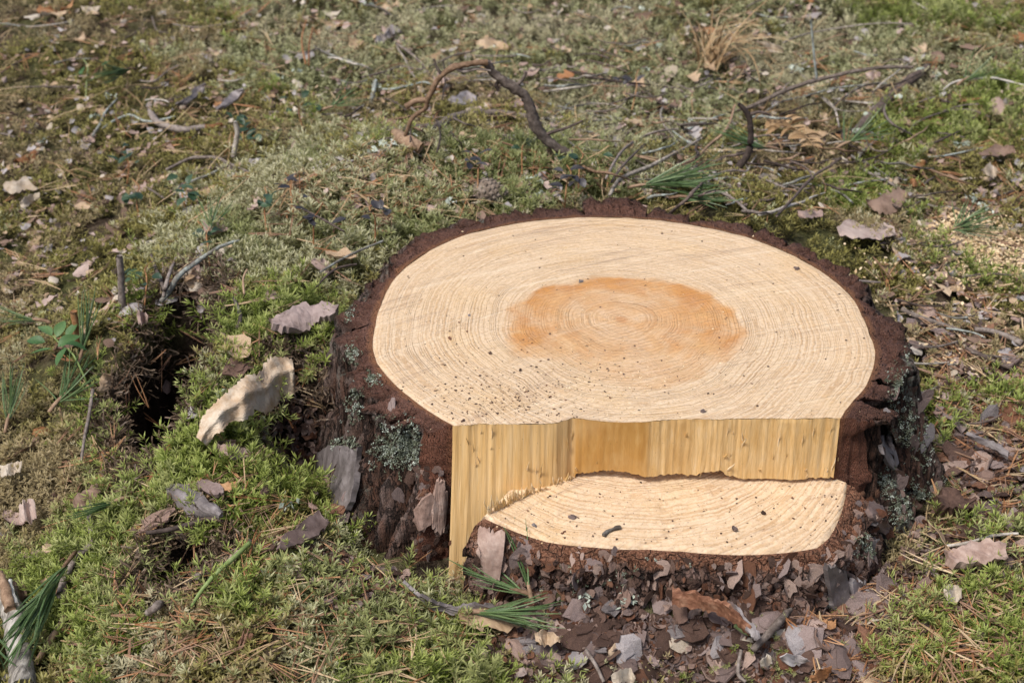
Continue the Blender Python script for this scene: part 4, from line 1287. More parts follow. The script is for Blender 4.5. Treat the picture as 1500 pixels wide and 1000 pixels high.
# ------------------------------------------------------------------ sticks and branches
def on_stump0(u, v):
    h_ = hit(u, v)
    return h_ is None or h_[3] == 'stump'
def path(px, lift=0.0, plane=None):
    """pixel path -> points lying on the ground cover, or standing in an upright plane at the depth of the given base pixel"""
    out = []
    y0 = at(*plane)[0].y if plane else None
    for q in px:
        u, v = q[:2]; l = q[2] if len(q) > 2 else lift
        if plane: out.append(Pdepth(u, v, y0 + l))
        else:
            p, n = at(u, v)
            d = np.array(ray(u, v)); d = d/np.linalg.norm(d)
            out.append(np.array(p) - d*(l/abs(d[2])))
    return out
SEED = [1]
LJ = random.Random(8)
def stick_geo(px, r0, mat, lift=.004, plane=None, sides=7, wob=.12, bumpy=0):
    SEED[0] += 1
    pts = path(px, lift, plane)
    return tube(pts, [x/1000.0 for x in (r0 if hasattr(r0, '__len__') else (r0, r0*.6))], sides, SEED[0], wob, 5)
def stick(name, label, cat, px, r0, mat, group=None, **kw):
    v_, f_ = stick_geo(px, r0, mat, **kw)
    base = np.array(v_)[:7].mean(0)
    o = link(name, mesh(name, np.array(v_)-base, f_, TWIGM[mat]), None, base)
    return tag(o, label, cat, group)
def stick_part(root, name, px, r0, mat, **kw):
    px = [(q_[0]+LJ.gauss(0, .9), q_[1]+LJ.gauss(0, .9)) + tuple(q_[2:]) for q_ in px]
    v_, f_ = stick_geo(px, r0, mat, **kw)
    o = link(name, mesh(name, np.array(v_)-np.array(root.location), f_, TWIGM[mat]), root)
    return o

B = empty('arched_branch', at(600, 215)[0])
tag(B, 'brown crooked fallen branch arching over the moss behind the stump', 'branch')
stick_part(B, 'bough', [(593,197),(604,171),(623,158),(626,145),(634,133),(644,115),(662,98),(689,93),(714,91)], [2.4,2.8,2.8,4.0,3.3,3.6,4.4,4.0,3.9], 'brown', plane=(600,218), wob=.2)
stick_part(B, 'twig', [(648,108),(640,98),(636,84)], [2.2,1.8,1.2], 'grey', plane=(600,218))
stick_part(B, 'twig', [(663,98),(680,104),(700,100),(720,104)], [2.2,2,1.8,1.2], 'grey', plane=(600,218))
stick_part(B, 'stem', [(712,91),(721,105),(732,116),(753,127),(770,142),(777,162),(785,181),(796,200),(815,216),(840,228)], [4.8,5.8,5.6,7.2,6.0,7,8.2,6.6,6,4.5], 'grey', plane=(600,214), sides=9, wob=.2)
stick_part(B, 'twig', [(796,199),(812,192),(833,187),(852,176)], [2.4,2.2,1.8,1.2], 'dark', plane=(600,214))
stick_part(B, 'twig', [(753,127),(764,118),(770,106)], [3,2.4,1.6], 'grey', plane=(600,214))
stick_part(B, 'twig', [(732,116),(728,124),(730,134)], [3,2.4,2], 'dark', plane=(600,214))
stick_part(B, 'twig', [(628,146),(610,150),(594,155)], [3.5,3.6,4.2], 'brown', plane=(600,217))
B = empty('lying_branch', at(600, 200)[0])
tag(B, 'thick grey brown branch lying under the arched branch', 'branch')
stick_part(B, 'stem', [(548,195),(585,195),(612,191),(642,186),(668,173),(700,166),(732,166),(772,171)], [8,9,9.5,8.5,7.5,6.5,6,5.5], 'grey', lift=.006)
stick_part(B, 'stub', [(555,165,.03),(566,185,.012),(589,203,.006),(616,217,.004)], [8,10,10,8], 'brown')
B = empty('leaning_twig', at(1097, 160)[0])
tag(B, 'long dark twig leaning across the moss from the crooked branch', 'branch')
stick_part(B, 'stem', [(1090,160),(1110,153),(1160,129),(1217,113),(1283,100),(1336,99)], [3,3.5,3.4,3.2,3,2.2], 'grey', plane=(1150,165))
stick_part(B, 'twig', [(1195,118),(1191,75),(1188,30)], [2,2,1.5], 'lichen', plane=(1150,165))
B = empty('lichened_log', at(1300, 160)[0])
tag(B, 'dark rotten log spotted with white lichen lying in the moss', 'log')
lg = stick_part(B, 'log', [(1252,196),(1270,176),(1287,158),(1317,131),(1345,109),(1360,98)], [5,8,9,9,8,5], 'dark', lift=.008)
for (u, v, z_) in ((1347,103,9),(1316,141,7),(1291,155,5),(1271,170,8),(1255,192,8)):
    h_ = at(u, v)[0]
    r = np.random.default_rng(u)
    me_ = flake_mesh(u, LICHEN, True)
    d = np.array(ray(u, v)); d /= np.linalg.norm(d)
    link('lichen', me_, B, Vector(np.array(h_)-d*.034)-B.location, quat_on((0, -.5, .8), r.uniform(0, 6)), .001*z_*2.2)
B = empty('crooked_branch', at(1073, 255)[0])
tag(B, 'dark crooked branch standing up from the twig tangle', 'branch')
stick_part(B, 'stem', [(1070,258),(1095,227),(1100,197),(1096,170),(1082,152)], [4.6,5,4.2,4,2.4], 'dark', plane=(1075,262))
stick_part(B, 'twig', [(1098,168),(1110,163),(1130,170)], [2.5,2.2,1.5], 'dark', plane=(1075,262))
B = empty('broken_branch', at(260, 192)[0])
tag(B, 'grey broken branch with a bare orange tip, lying in olive moss', 'branch')
stick_part(B, 'stem', [(220,163),(228,176),(245,186),(268,190),(299,187)], [5,5.5,5.5,5.2,4.6], 'grey', lift=.010)
stick_part(B, 'bare_tip', [(297,187),(312,185),(328,183)], [4.3,4.0,3], 'rust', lift=.010)
stick('upright_stub', 'upright dead grey twig stub standing at the edge of the moss mound', 'twig', [(180,452),(178,430),(177,400),(175,374)], [4.6,4.2,4,3.4], 'grey', plane=(180,452))
stick('bent_stub', 'short pale bent stub with an orange end, standing in the moss', 'twig', [(342,230),(346,208),(348,192),(344,178)], [4.5,4,4,3], 'pale', plane=(342,232))
stick('rusty_stub', 'short rusty brown stub beside the bilberry sprig', 'twig', [(116,505),(112,480),(108,456)], [4.6,4.2,4], 'rust', plane=(116,506))
B = empty('forked_twig', at(263, 406)[0])
tag(B, 'forked grey twig with lichen, rising above the mound', 'twig')
stick_part(B, 'stem', [(237,440),(250,424),(263,406),(290,383),(320,363),(352,350)], [2.6,3,3,2.7,2.3,1.6], 'lichen', lift=.016)
stick_part(B, 'twig', [(239,436),(247,404),(257,379)], [2.5,2.1,1.6], 'grey', lift=.02)
stick_part(B, 'twig', [(240,425),(228,395),(222,372)], [2.6,2.4,1.6], 'grey', lift=.02)
stick('propped_twig', 'bare grey twig propped against the flaky bark of the stump', 'twig', [(1102,952),(1120,934),(1140,912),(1165,882),(1180,868),(1196,857)], [3,3.4,3.6,3.6,3.2,2.8], 'grey', lift=.012)
stick('green_twig', 'thin green needleless pine shoot lying over the small moss hole', 'twig', [(366,794),(342,817),(320,836),(297,862),(280,888)], [2.2,2.3,2.2,1.8,1.2], 'green', lift=.014)
stick('lichened_twig', 'brown twig with pale lichen lying across the small moss hole', 'twig', [(290,843),(272,857),(250,871),(232,886),(217,897)], [3,3.6,3.8,4,3], 'grey', lift=.012)
B = empty('knotty_twig', at(110, 830)[0])
tag(B, 'dark knotty twig running down past the green pine tuft', 'twig')
stick_part(B, 'stem', [(133,735),(131,760),(134,793),(115,812),(100,833),(94,850),(88,872)], [2.6,3,3.4,3.2,3.6,4,4.2], 'grey', lift=.012)
stick_part(B, 'twig', [(94,842),(108,826),(112,800)], [3,3,2], 'dark', lift=.012)
stick_part(B, 'twig', [(95,858),(93,905),(72,940),(52,972)], [3,3,3.2,2.2], 'brown', lift=.010)
stick('mound_twig', 'dark twig pressed against the pale grey bark flake on the mound', 'twig', [(215,780),(245,776),(275,768),(305,760),(325,762)], [2,2.3,2.5,2.4,1.6], 'dark', lift=.012)
stick('slim_twig', 'slim grey twig sloping down the mound left of the big hole', 'twig', [(136,570),(130,610),(124,640),(119,676)], [2,1.9,1.7,1.4], 'grey', lift=.018)
TW = [  # (pixels, radii, material, lift, description)
 ([(243,250),(260,238),(277,231),(300,231),(317,230),(340,240),(362,252)], (3,3,3.6,3.2,2.4), 'grey', .012, 'grey crooked twig lying'),
 ([(253,283),(268,272),(283,263),(305,254),(328,245)], (2,2.4,2.6,2), 'lichen', .012, 'curved lichened twig lying'),
 ([(250,252),(275,250),(300,247),(330,243)], (2.6,3,2.4), 'dark', .008, 'dark straight twig lying'),
 ([(318,232),(335,245),(352,258),(362,262)], (2.6,2.6,2), 'grey', .010, 'short grey twig lying'),
 ([(214,274),(228,280),(240,290)], (2.2,2.4,2), 'grey', .008, 'small grey twig lying'),
 ([(150,188),(165,180),(190,172),(215,178),(240,175),(256,172)], (2,3,3,2), 'lichen', .01, 'thin lichened twig lying'),
 ([(135,200),(148,180),(158,160),(168,142)], (3,3,2.6,2), 'lichen', .012, 'pale lichened twig leaning'),
 ([(205,120),(225,118),(245,105),(262,95)], (1.8,2,1.6), 'grey', .01, 'thin grey twig lying'),
 ([(392,167),(430,167),(470,168),(505,166)], (2.2,2.2,2), 'grey', .006, 'straight grey twig lying'),
 ([(213,27),(206,40),(195,50),(185,55)], (1.8,2,1.5), 'grey', .01, 'thin pale twig lying'),
 ([(222,25),(230,42),(245,48)], (1.8,2,1.5), 'grey', .01, 'thin bent twig lying'),
 ([(250,35),(280,38),(310,36),(345,32),(372,14)], (1.8,2.2,2.2,1.5), 'grey', .01, 'long thin twig lying'),
 ([(580,65),(600,77),(613,87),(622,97),(628,110)], (3.4,3.6,3.2,2.6), 'grey', .012, 'stout grey twig slanting'),
 ([(530,113),(560,107),(589,100),(613,99),(640,92),(668,81),(690,77),(708,70)], (2.2,2.6,2.4,1.8), 'grey', .014, 'long grey twig curving'),
 ([(560,128),(575,132),(604,122),(620,124),(636,131)], (2,2.2,2,1.6), 'lichen', .012, 'thin lichened twig lying'),
 ([(545,150),(547,135),(552,118)], (4.5,5,4), 'lichen', .02, 'short lichen covered twig standing'),
 ([(800,174),(815,180),(833,187),(850,190),(868,193)], (2.6,3,2.6,2), 'lichen', .016, 'lichen covered twig lying'),
 ([(806,185),(820,196),(845,215),(880,222)], (2.2,2.4,1.8), 'lichen', .016, 'thin lichened side twig lying'),
 ([(790,150),(830,160),(867,167),(900,172),(933,181)], (1.6,2,2,1.6), 'lichen', .012, 'long thin lichened twig lying'),
 ([(887,262),(900,238),(917,217),(935,204),(960,194),(997,187)], (2.4,2.6,2.4,1.8), 'grey', .045, 'thin arching twig rising'),
 ([(895,268),(910,245),(930,225),(950,210),(985,203)], (2.2,2.4,2,1.6), 'grey', .035, 'second thin arching twig rising'),
 ([(895,288),(912,262),(950,243),(980,228),(1003,218),(1030,202)], (3.4,3.8,3.8,3.2,2.6), 'pale', .022, 'bleached grey stick slanting'),
 ([(1000,241),(1020,232),(1043,213),(1060,195),(1070,180),(1077,155)], (2.4,2.8,3,3,2.2), 'brown', .03, 'brown thin twig climbing'),
 ([(1005,260),(1030,250),(1050,262),(1075,272)], (2,2.2,1.8), 'grey', .02, 'thin grey twig tangled'),
 ([(1010,285),(1035,262),(1060,250),(1085,252),(1120,262),(1150,272)], (1.8,2.2,2.2,1.6), 'grey', .03, 'thin looping twig tangled'),
 ([(1020,292),(1050,280),(1075,293),(1100,312)], (2.4,2.8,2.4), 'grey', .02, 'curved grey twig tangled'),
 ([(1233,233),(1215,244),(1197,257),(1178,274),(1160,291),(1140,314)], (2.4,2.8,3,2.8,2.4), 'dark', .035, 'dark reddish twig leaning'),
 ([(1160,235),(1178,245),(1190,262)], (1.6,1.8,1.6), 'dark', .04, 'thin dark side twig leaning'),
 ([(1145,275),(1187,270),(1217,274),(1234,285),(1248,298)], (2.2,2.4,2.2,1.8), 'lichen', .012, 'thin grey lichened twig lying'),
 ([(1380,131),(1400,120),(1450,114),(1475,118),(1500,126)], (2.2,2.4,2.2,2), 'pale', .012, 'pale curved twig lying'),
 ([(1320,453),(1340,462),(1362,470),(1385,476),(1410,485)], (4,4.2,4,3), 'grey', .010, 'grey lichened stick lying'),
 ([(1413,510),(1440,522),(1462,532),(1482,541)], (4,4.4,3.4), 'dark', .010, 'dark split stick lying'),
 ([(1428,480),(1460,488),(1500,503)], (4,4.6,5), 'grey', .012, 'stout grey stick lying'),
 ([(1385,800),(1420,796),(1455,785),(1490,783)], (2.2,2.4,1.8), 'pale', .016, 'thin pale twig lying'),
 ([(1110,170),(1140,150),(1180,140),(1230,130),(1300,122)], (1.8,2.2,2,1.6), 'lichen', .012, 'thin lichened twig lying'),
 ([(1220,158),(1240,140),(1265,126),(1290,120)], (2.4,2.8,2.2), 'lichen', .014, 'short lichened stick lying'),
 ([(1207,140),(1220,160),(1230,185)], (2.2,2.4,2), 'pale', .014, 'short bleached stick leaning'),
 ([(1335,2),(1350,10),(1358,16)], (2.4,2.8,2.2), 'pale', .012, 'short bleached twig lying'),
 ([(1100,20),(1130,27),(1160,24)], (2,2.2,1.6), 'lichen', .010, 'short lichened twig lying'),
 ([(1263,190),(1275,215),(1300,222),(1308,205)], (1.6,1.8,1.5), 'grey', .02, 'thin curled twig lying'),
 ([(1330,195),(1345,180),(1380,165),(1420,160),(1450,172)], (1.6,2,1.8,1.4), 'grey', .016, 'thin bowed twig lying'),
 ([(1358,230),(1390,228),(1440,216)], (1.6,1.8,1.5), 'lichen', .012, 'thin lichened twig lying'),
 ([(470,395),(500,380),(530,365),(560,352)], (1.8,2.2,1.8), 'lichen', .014, 'thin lichened twig lying'),
 ([(462,420),(490,398),(520,388)], (1.8,2,1.5), 'dark', .016, 'thin dark twig lying'),
 ([(428,300),(450,312),(480,325),(505,338)], (1.6,2,1.6), 'dark', .02, 'thin blackish twig lying'),
 ([(350,480),(352,462),(345,440)], (3.4,3.2,2.6), 'lichen', .016, 'stubby lichened twig leaning'),
 ([(360,430),(357,410),(362,395)], (1.8,1.8,1.4), 'brown', .03, 'thin brown stalk standing'),
 ([(425,632),(430,650),(432,690)], (2,2.2,2), 'dark', .012, 'dark dead stalk hanging'),
 ([(400,596),(420,612),(432,628)], (1.4,1.6,1.4), 'rust', .02, 'thin reddish twig leaning'),
 ([(387,672),(410,685),(440,700),(462,722)], (3,3.8,3.6,2.6), 'dark', .012, 'split dark root twig lying'),
 ([(385,640),(400,655),(425,672)], (3.4,4,3), 'grey', .014, 'split grey root fibre lying'),
 ([(600,210),(603,195),(601,180)], (1.6,1.6,1.2), 'dark', .03, 'thin dark stalk standing'),
 ([(641,222),(644,196),(636,170)], (1.8,1.8,1.4), 'dark', .04, 'thin dark stalk standing'),
 ([(648,145),(650,120),(649,90)], (1.6,1.6,1.2), 'dark', .04, 'slim dark stalk standing'),
 ([(446,95),(442,60),(447,30)], (2.4,2.2,1.6), 'rust', .03, 'upright dead brown stem'),
 ([(452,95),(453,65),(458,42)], (2.2,2,1.5), 'rust', .03, 'second upright dead brown stem'),
 ([(1086,950),(1080,985),(1090,1000)], (2,2.4,2), 'grey', .012, 'short grey twig lying'),
 ([(860,950),(875,975),(885,1000)], (2.2,2.4,2), 'grey', .012, 'slim grey twig lying'),
 ([(1075,915),(1095,925),(1110,930)], (2.6,2.8,2.2), 'green', .010, 'short greenish twig lying'),
 ([(0,108),(20,96),(45,80)], (1.8,2,1.6), 'grey', .01, 'thin twig lying'),
 ([(15,128),(60,128),(110,127)], (1.5,1.8,1.4), 'grey', .01, 'long thin twig lying'),
 ([(1030,120),(1010,128),(990,124)], (1.6,1.8,1.4), 'grey', .01, 'thin grey twig lying'),
 ([(900,62),(925,66),(950,58)], (1.6,1.8,1.4), 'lichen', .01, 'thin lichened twig lying'),
 ([(530,8),(555,14),(575,22)], (2.4,3,2.4), 'lichen', .012, 'lichened twig lying'),
]
r_ = random.Random(77)
for px, rr_, mt_, lf, ds in TW:
    c = px[len(px)//2]
    px = [(a_[0] + r_.gauss(0, 1.6), a_[1] + r_.gauss(0, 1.4)) for a_ in px]
    stick('twig', auto_label(ds, c[0], c[1]), 'twig', px, [q_*.72 for q_ in rr_], mt_, 'loose twigs and sticks on the forest floor', lift=lf*.8)
# random thin dead twigs among the litter of the far ground
r_ = random.Random(21)
for k in range(130):
    u, v = (r_.uniform(0, 1500), r_.uniform(5, 215)) if k < 40 else (r_.uniform(1290, 1500), r_.uniform(330, 640)) if k < 65 else (r_.uniform(520, 930), r_.uniform(60, 210)) if k < 92 else (r_.gauss(1090, 70), r_.gauss(235, 35))
    a = r_.uniform(-.6, .6) + (math.pi if r_.random() < .5 else 0); L_ = r_.uniform(25, 75)
    bend = r_.uniform(-.25, .25)
    kx = r_.uniform(-5, 5)
    px = [(u+(kx if t == .33 else 0)+L_*math.cos(a)*t + L_*bend*math.sin(a)*t*(1-t)*4, v+L_*.5*math.sin(a)*t - L_*bend*.5*t*(1-t)*4) for t in (0, .33, .66, 1)]
    mt_ = r_.choice(['grey', 'lichen', 'dark', 'grey', 'pale', 'brown'])
    ds = {'grey': 'thin grey twig', 'lichen': 'thin lichened twig', 'dark': 'thin dark twig', 'pale': 'thin bleached twig', 'brown': 'thin brown twig'}[mt_] + ' lying'
    stick('twig', auto_label(ds, u, v), 'twig', px, [r_.uniform(.8, 1.6), r_.uniform(1.0, 1.9), .8], mt_, 'loose twigs and sticks on the forest floor', lift=r_.uniform(.006, .018), sides=5)

for k in range(110):
    u, v = (r_.uniform(860, 1400), r_.uniform(110, 318)) if k < 80 else (r_.uniform(500, 900), r_.uniform(80, 205))
    if on_stump0(u, v): continue
    L_ = r_.uniform(30, 110); a = r_.gauss(.35, .55) * r_.choice([-1, -1, 1]); up = r_.uniform(.005, .05) if r_.random() < .6 else 0
    px = []
    bend = r_.uniform(-.3, .3)
    for t in (0, .2, .4, .6, .8, 1):
        px.append((u + L_*(t-.5)*math.cos(a) + bend*L_*math.sin(a)*t*(1-t)*3 + r_.gauss(0, 1.3), v + L_*.6*(t-.5)*math.sin(a) + r_.gauss(0, 1.0), .006 + up*math.sin(t*math.pi)))
    mt_ = r_.choice(['grey', 'grey', 'dark', 'dark', 'lichen', 'brown', 'pale'])
    ds = {'grey': 'slender grey twig', 'lichen': 'slender lichened twig', 'dark': 'slender dark twig', 'pale': 'slender bleached twig', 'brown': 'slender brown twig'}[mt_] + (' arching' if up > .01 else ' lying')
    stick('twig', auto_label(ds, u, v), 'twig', px, [r_.uniform(1.2, 2.6), r_.uniform(1.3, 2.3), .8], mt_, 'loose twigs and sticks on the forest floor', sides=5, wob=.2)
# white weathered stick at the edge
B = empty('weathered_stick', at(25, 940)[0])
tag(B, 'thick white weathered stick with a splintered end, lying at the edge', 'stick')
TWIGM['weathered'] = mottled('weathered_wood', (0.13,0.115,0.095), (0.45,0.415,0.36), (0.68,0.65,0.59), 150, .8, .0014, .2, 0, (1.3,.16,1.3))
stick_part(B, 'wood', [(8,868),(16,893),(24,930),(30,965),(34,1010)], [9,10.5,11,11.5,11], 'weathered', lift=.014, sides=11, wob=.13)
stick_part(B, 'splinter', [(2,838),(6,862),(14,892)], [3,5,6], 'brown', lift=.026, sides=5, wob=.2)
stick_part(B, 'splinter', [(14,850),(15,866),(18,890)], [2,4.5,6], 'weathered', lift=.024, sides=5, wob=.2)
stick('grass_stalk', 'single long dry grass stalk bowed over the far moss', 'grass stalk', [(1147,63),(1165,55),(1200,46),(1267,36),(1310,34),(1338,36)], [1.6,1.6,1.4,.8], 'pale', lift=.03)

# ------------------------------------------------------------------ sheets: large leaves and strips of bark drawn from two edges
def sheet(name, label, cat, upper, lower, mat, thick, prof, n=26, m=9, rough=.002, seed=0, group=None, what='terrain', parent=None, rag=.34):
    def samp(pl, t):
        pl = np.array(pl, float); d = np.concatenate([[0], np.cumsum(np.hypot(*np.diff(pl, axis=0).T))]); d /= d[-1]
        return np.interp(t, d, pl[:, 0]), np.interp(t, d, pl[:, 1])
    V = []
    for i in range(n):
        t = i/(n-1); a = samp(upper, t); b = samp(lower, t)
        for j in range(m):
            w = j/(m-1)
            ra = rag*float(sstep(.45, .8, fbm(t*9, 1.5, seed, 3, seed+5))); rb = rag*float(sstep(.45, .8, fbm(t*9, 4.5, seed, 3, seed+6)))
            w = ra + (1-ra-rb)*w
            u, v = a[0]+(b[0]-a[0])*w, a[1]+(b[1]-a[1])*w
            h_ = hit(u, v, what) or hit(u, v)
            d = np.array(ray(u, v)); d /= np.linalg.norm(d)
            l = prof(t, w) + (float(fbm(t*5, w*3, seed, 3, seed))-.5)*rough*1.8
            V.append(np.array(h_[0]) - d*(l/abs(d[2])))
    V = np.array(V); c = V.mean(0)
    V2 = V.reshape(n, m, 3).copy()
    for _ in range(8 if what == 'stump' else 3):
        V2[1:-1] = (V2[:-2]+2*V2[1:-1]+V2[2:])/4
        V2[:, 1:-1] = (V2[:, :-2]+2*V2[:, 1:-1]+V2[:, 2:])/4
    rg = np.random.default_rng(seed+1000)
    wid = np.linalg.norm(V2[:, 0]-V2[:, -1], axis=1)[:, None]
    sp = np.linalg.norm(V2[0].mean(0)-V2[-1].mean(0))
    for e, o_ in ((0, 1), (-1, -2)):
        dv = V2[:, o_]-V2[:, e]
        V2[:, e] += dv*rg.uniform(-.7, .9, (n, 1)) + rg.normal(0, 1, (n, 3))*np.minimum(wid, .03)*.012
    V2[1:-1, 1:-1] += rg.normal(0, 1, (n-2, m-2, 3))*rough*.05
    if parent is not None:
        o = link(name, mesh(name, V2.reshape(-1, 3), grid_faces(n, m), mat, False), parent)
        o.matrix_parent_inverse = STUMP_INV
    else:
        o = link(name, mesh(name, V2.reshape(-1, 3)-c, grid_faces(n, m), mat, False), None, c)
    if thick:
        md = o.modifiers.new('thickness', 'SOLIDIFY'); md.thickness = thick; md.offset = 0
    return tag(o, label, cat, group)
sheet('dead_leaf', 'long torn pale beige leaf, domed and brown at its wide end', 'leaf',
      [(288,640),(292,613),(307,598),(322,582),(344,561),(364,547),(384,541),(388,527),(396,517),(415,516),(428,524)],
      [(302,652),(314,641),(333,630),(336,619),(346,614),(355,618),(370,609),(374,599),(382,607),(395,604),(401,597),(408,595),(420,582),(431,580),(433,560)],
      mottled('dry_leaf_large', (.30,.175,.095), (.52,.38,.25), (.68,.58,.45), 48, .65, .0007, .25, .12), .0005, lambda t, w: .021+.007*math.sin(w*2.2+.6)+.0016*math.sin(t*24+w*4)*(.2+w)+.0016*abs(((t*8+abs(w-.45)*1.6) % 1.0)-.5)*2+.003*math.exp(-((w-.45)/.07)**2), 70, 20, .003, 3, rag=.12)
sheet('bark_strip', 'curved grey and pale torn bark strip at the foot of the sliver', 'bark strip',
      [(592,852),(610,868),(640,882),(668,886),(690,878),(700,886),(716,880)], [(606,866),(630,890),(660,900),(685,905),(705,897),(722,893),(738,896)],
      FLAKEM['grey'], .003, lambda t, w: .020-.012*w, 26, 7, .005, 5)
sheet('dead_leaf', 'wide tan leaf under the lower needle sprig', 'leaf',
      [(668,892),(700,884),(735,888),(752,896)], [(676,912),(705,925),(745,925),(764,918)], LEAFM['tan'], .0006, lambda t, w: .012+.004*math.sin(w*3), 18, 8, .003, 6)
sheet('bark_strip', 'rusty orange bark strip overhanging a dark hollow in the litter', 'bark strip',
      [(985,862),(1010,864),(1040,872),(1062,882),(1085,900),(1103,914)], [(985,884),(1005,888),(1030,894),(1058,902),(1080,914),(1098,928)],
      FLAKEM['rusty'], .004, lambda t, w: .030-.010*w, 28, 7, .006, 8)
sheet('bark_strip', 'grey smooth bark sliver at the end of the rusty strip', 'bark strip',
      [(1076,885),(1096,902),(1112,925),(1113,934)], [(1085,903),(1092,920),(1102,936),(1108,937)], FLAKEM['grey'], .003, lambda t, w: .026, 14, 6, .003, 9)
sheet('dead_leaf', 'big curled grey brown leaf standing among the litter', 'leaf',
      [(1268,292),(1290,284),(1312,272),(1326,270),(1330,282)], [(1272,302),(1284,316),(1305,315),(1322,306),(1330,292)], LEAFM['brown'], .0008, lambda t, w: .026-.016*w, 18, 8, .004, 10)
sheet('dead_leaf', 'broad pale grey leaf below the big curled brown leaf', 'leaf',
      [(1225,330),(1240,318),(1262,322),(1290,324),(1310,333)], [(1230,345),(1250,350),(1275,352),(1300,350),(1312,345)], LEAFM['pinkish'], .0008, lambda t, w: .014, 18, 8, .004, 11)
sheet('bark_flake', 'pale grey layered bark flake lying on the green mound', 'bark flake',
      [(243,716),(258,708),(275,712),(300,722),(318,738),(325,752)], [(250,724),(262,740),(272,752),(285,760),(305,762),(322,760)], FLAKEM['grey'], .005, lambda t, w: .014-.008*(w-.4)**2*4, 20, 9, .004, 12)
sheet('bark_flake', 'rounded mauve bark flake tucked behind the pale grey one', 'bark flake',
      [(287,706),(300,702),(318,704),(327,716)], [(290,716),(305,724),(318,730),(328,722)], FLAKEM['mauve'], .004, lambda t, w: .014, 14, 7, .002, 13)
sheet('dead_leaf', 'small orange brown leaf beside the pale grey flake', 'leaf',
      [(318,706),(330,704),(346,704)], [(322,716),(334,722),(347,714)], LEAFM['orange'], .0006, lambda t, w: .014, 10, 6, .003, 14)
sheet('bark_flake', 'smooth mauve bark flake with a notched end, leaning by the root', 'bark flake',
      [(404,803),(418,778),(435,765),(452,758),(468,740),(467,752),(480,760)], [(415,806),(430,800),(445,796),(460,790),(475,778),(482,766)], FLAKEM['mauve'], .004, lambda t, w: .018-.006*w, 20, 8, .001, 15)
sheet('bark_plate', 'thick grey bark plate crusted with lichen beside the rim', 'bark plate',
      [(396,468),(415,458),(440,446),(465,443),(485,447),(496,452)], [(400,480),(425,486),(445,486),(466,476),(480,468),(492,462)], FLAKEM['mauve'], .009, lambda t, w: .016-.004*w, 22, 8, .005, 16)
sheet('dead_leaf', 'crumpled tan leaf lying before the bark litter', 'leaf',
      [(783,925),(795,920),(812,924),(822,930)], [(785,940),(796,948),(810,946),(820,940)], LEAFM['tan'], .0006, lambda t, w: .020+.006*math.sin(t*9), 14, 8, .006, 17)
sheet('bark_chunk', 'chunk of layered reddish bark lying by the right root', 'bark chunk',
      [(1372,722),(1390,716),(1410,720),(1422,735)], [(1370,742),(1388,752),(1408,755),(1424,748)], FLAKEM['brown'], .016, lambda t, w: .024-.006*w, 14, 8, .006, 18)
sheet('bark_plate', 'long flat reddish bark slab lying at the right edge of the litter', 'bark slab',
      [(1385,806),(1410,797),(1445,793),(1470,800)], [(1388,828),(1415,832),(1445,828),(1472,815)], FLAKEM['pinkish'], .010, lambda t, w: .020-.004*w, 18, 8, .005, 19)
sheet('bark_flake', 'long blue grey bark flake with a dark gap beneath it', 'bark flake',
      [(1416,634),(1432,640),(1455,646),(1478,660)], [(1420,638),(1440,652),(1460,662),(1476,672)], FLAKEM['grey'], .004, lambda t, w: .022-.004*w, 16, 7, .002, 20)
sheet('dead_leaf', 'tan lobed oak leaf standing on edge by the right root', 'leaf',
      [(1360,765),(1372,775),(1378,790),(1390,800),(1397,808)], [(1364,778),(1374,772),(1386,785),(1384,812),(1392,812)], LEAFM['tan'], .0006, lambda t, w: .024-.01*w, 14, 7, .003, 22)
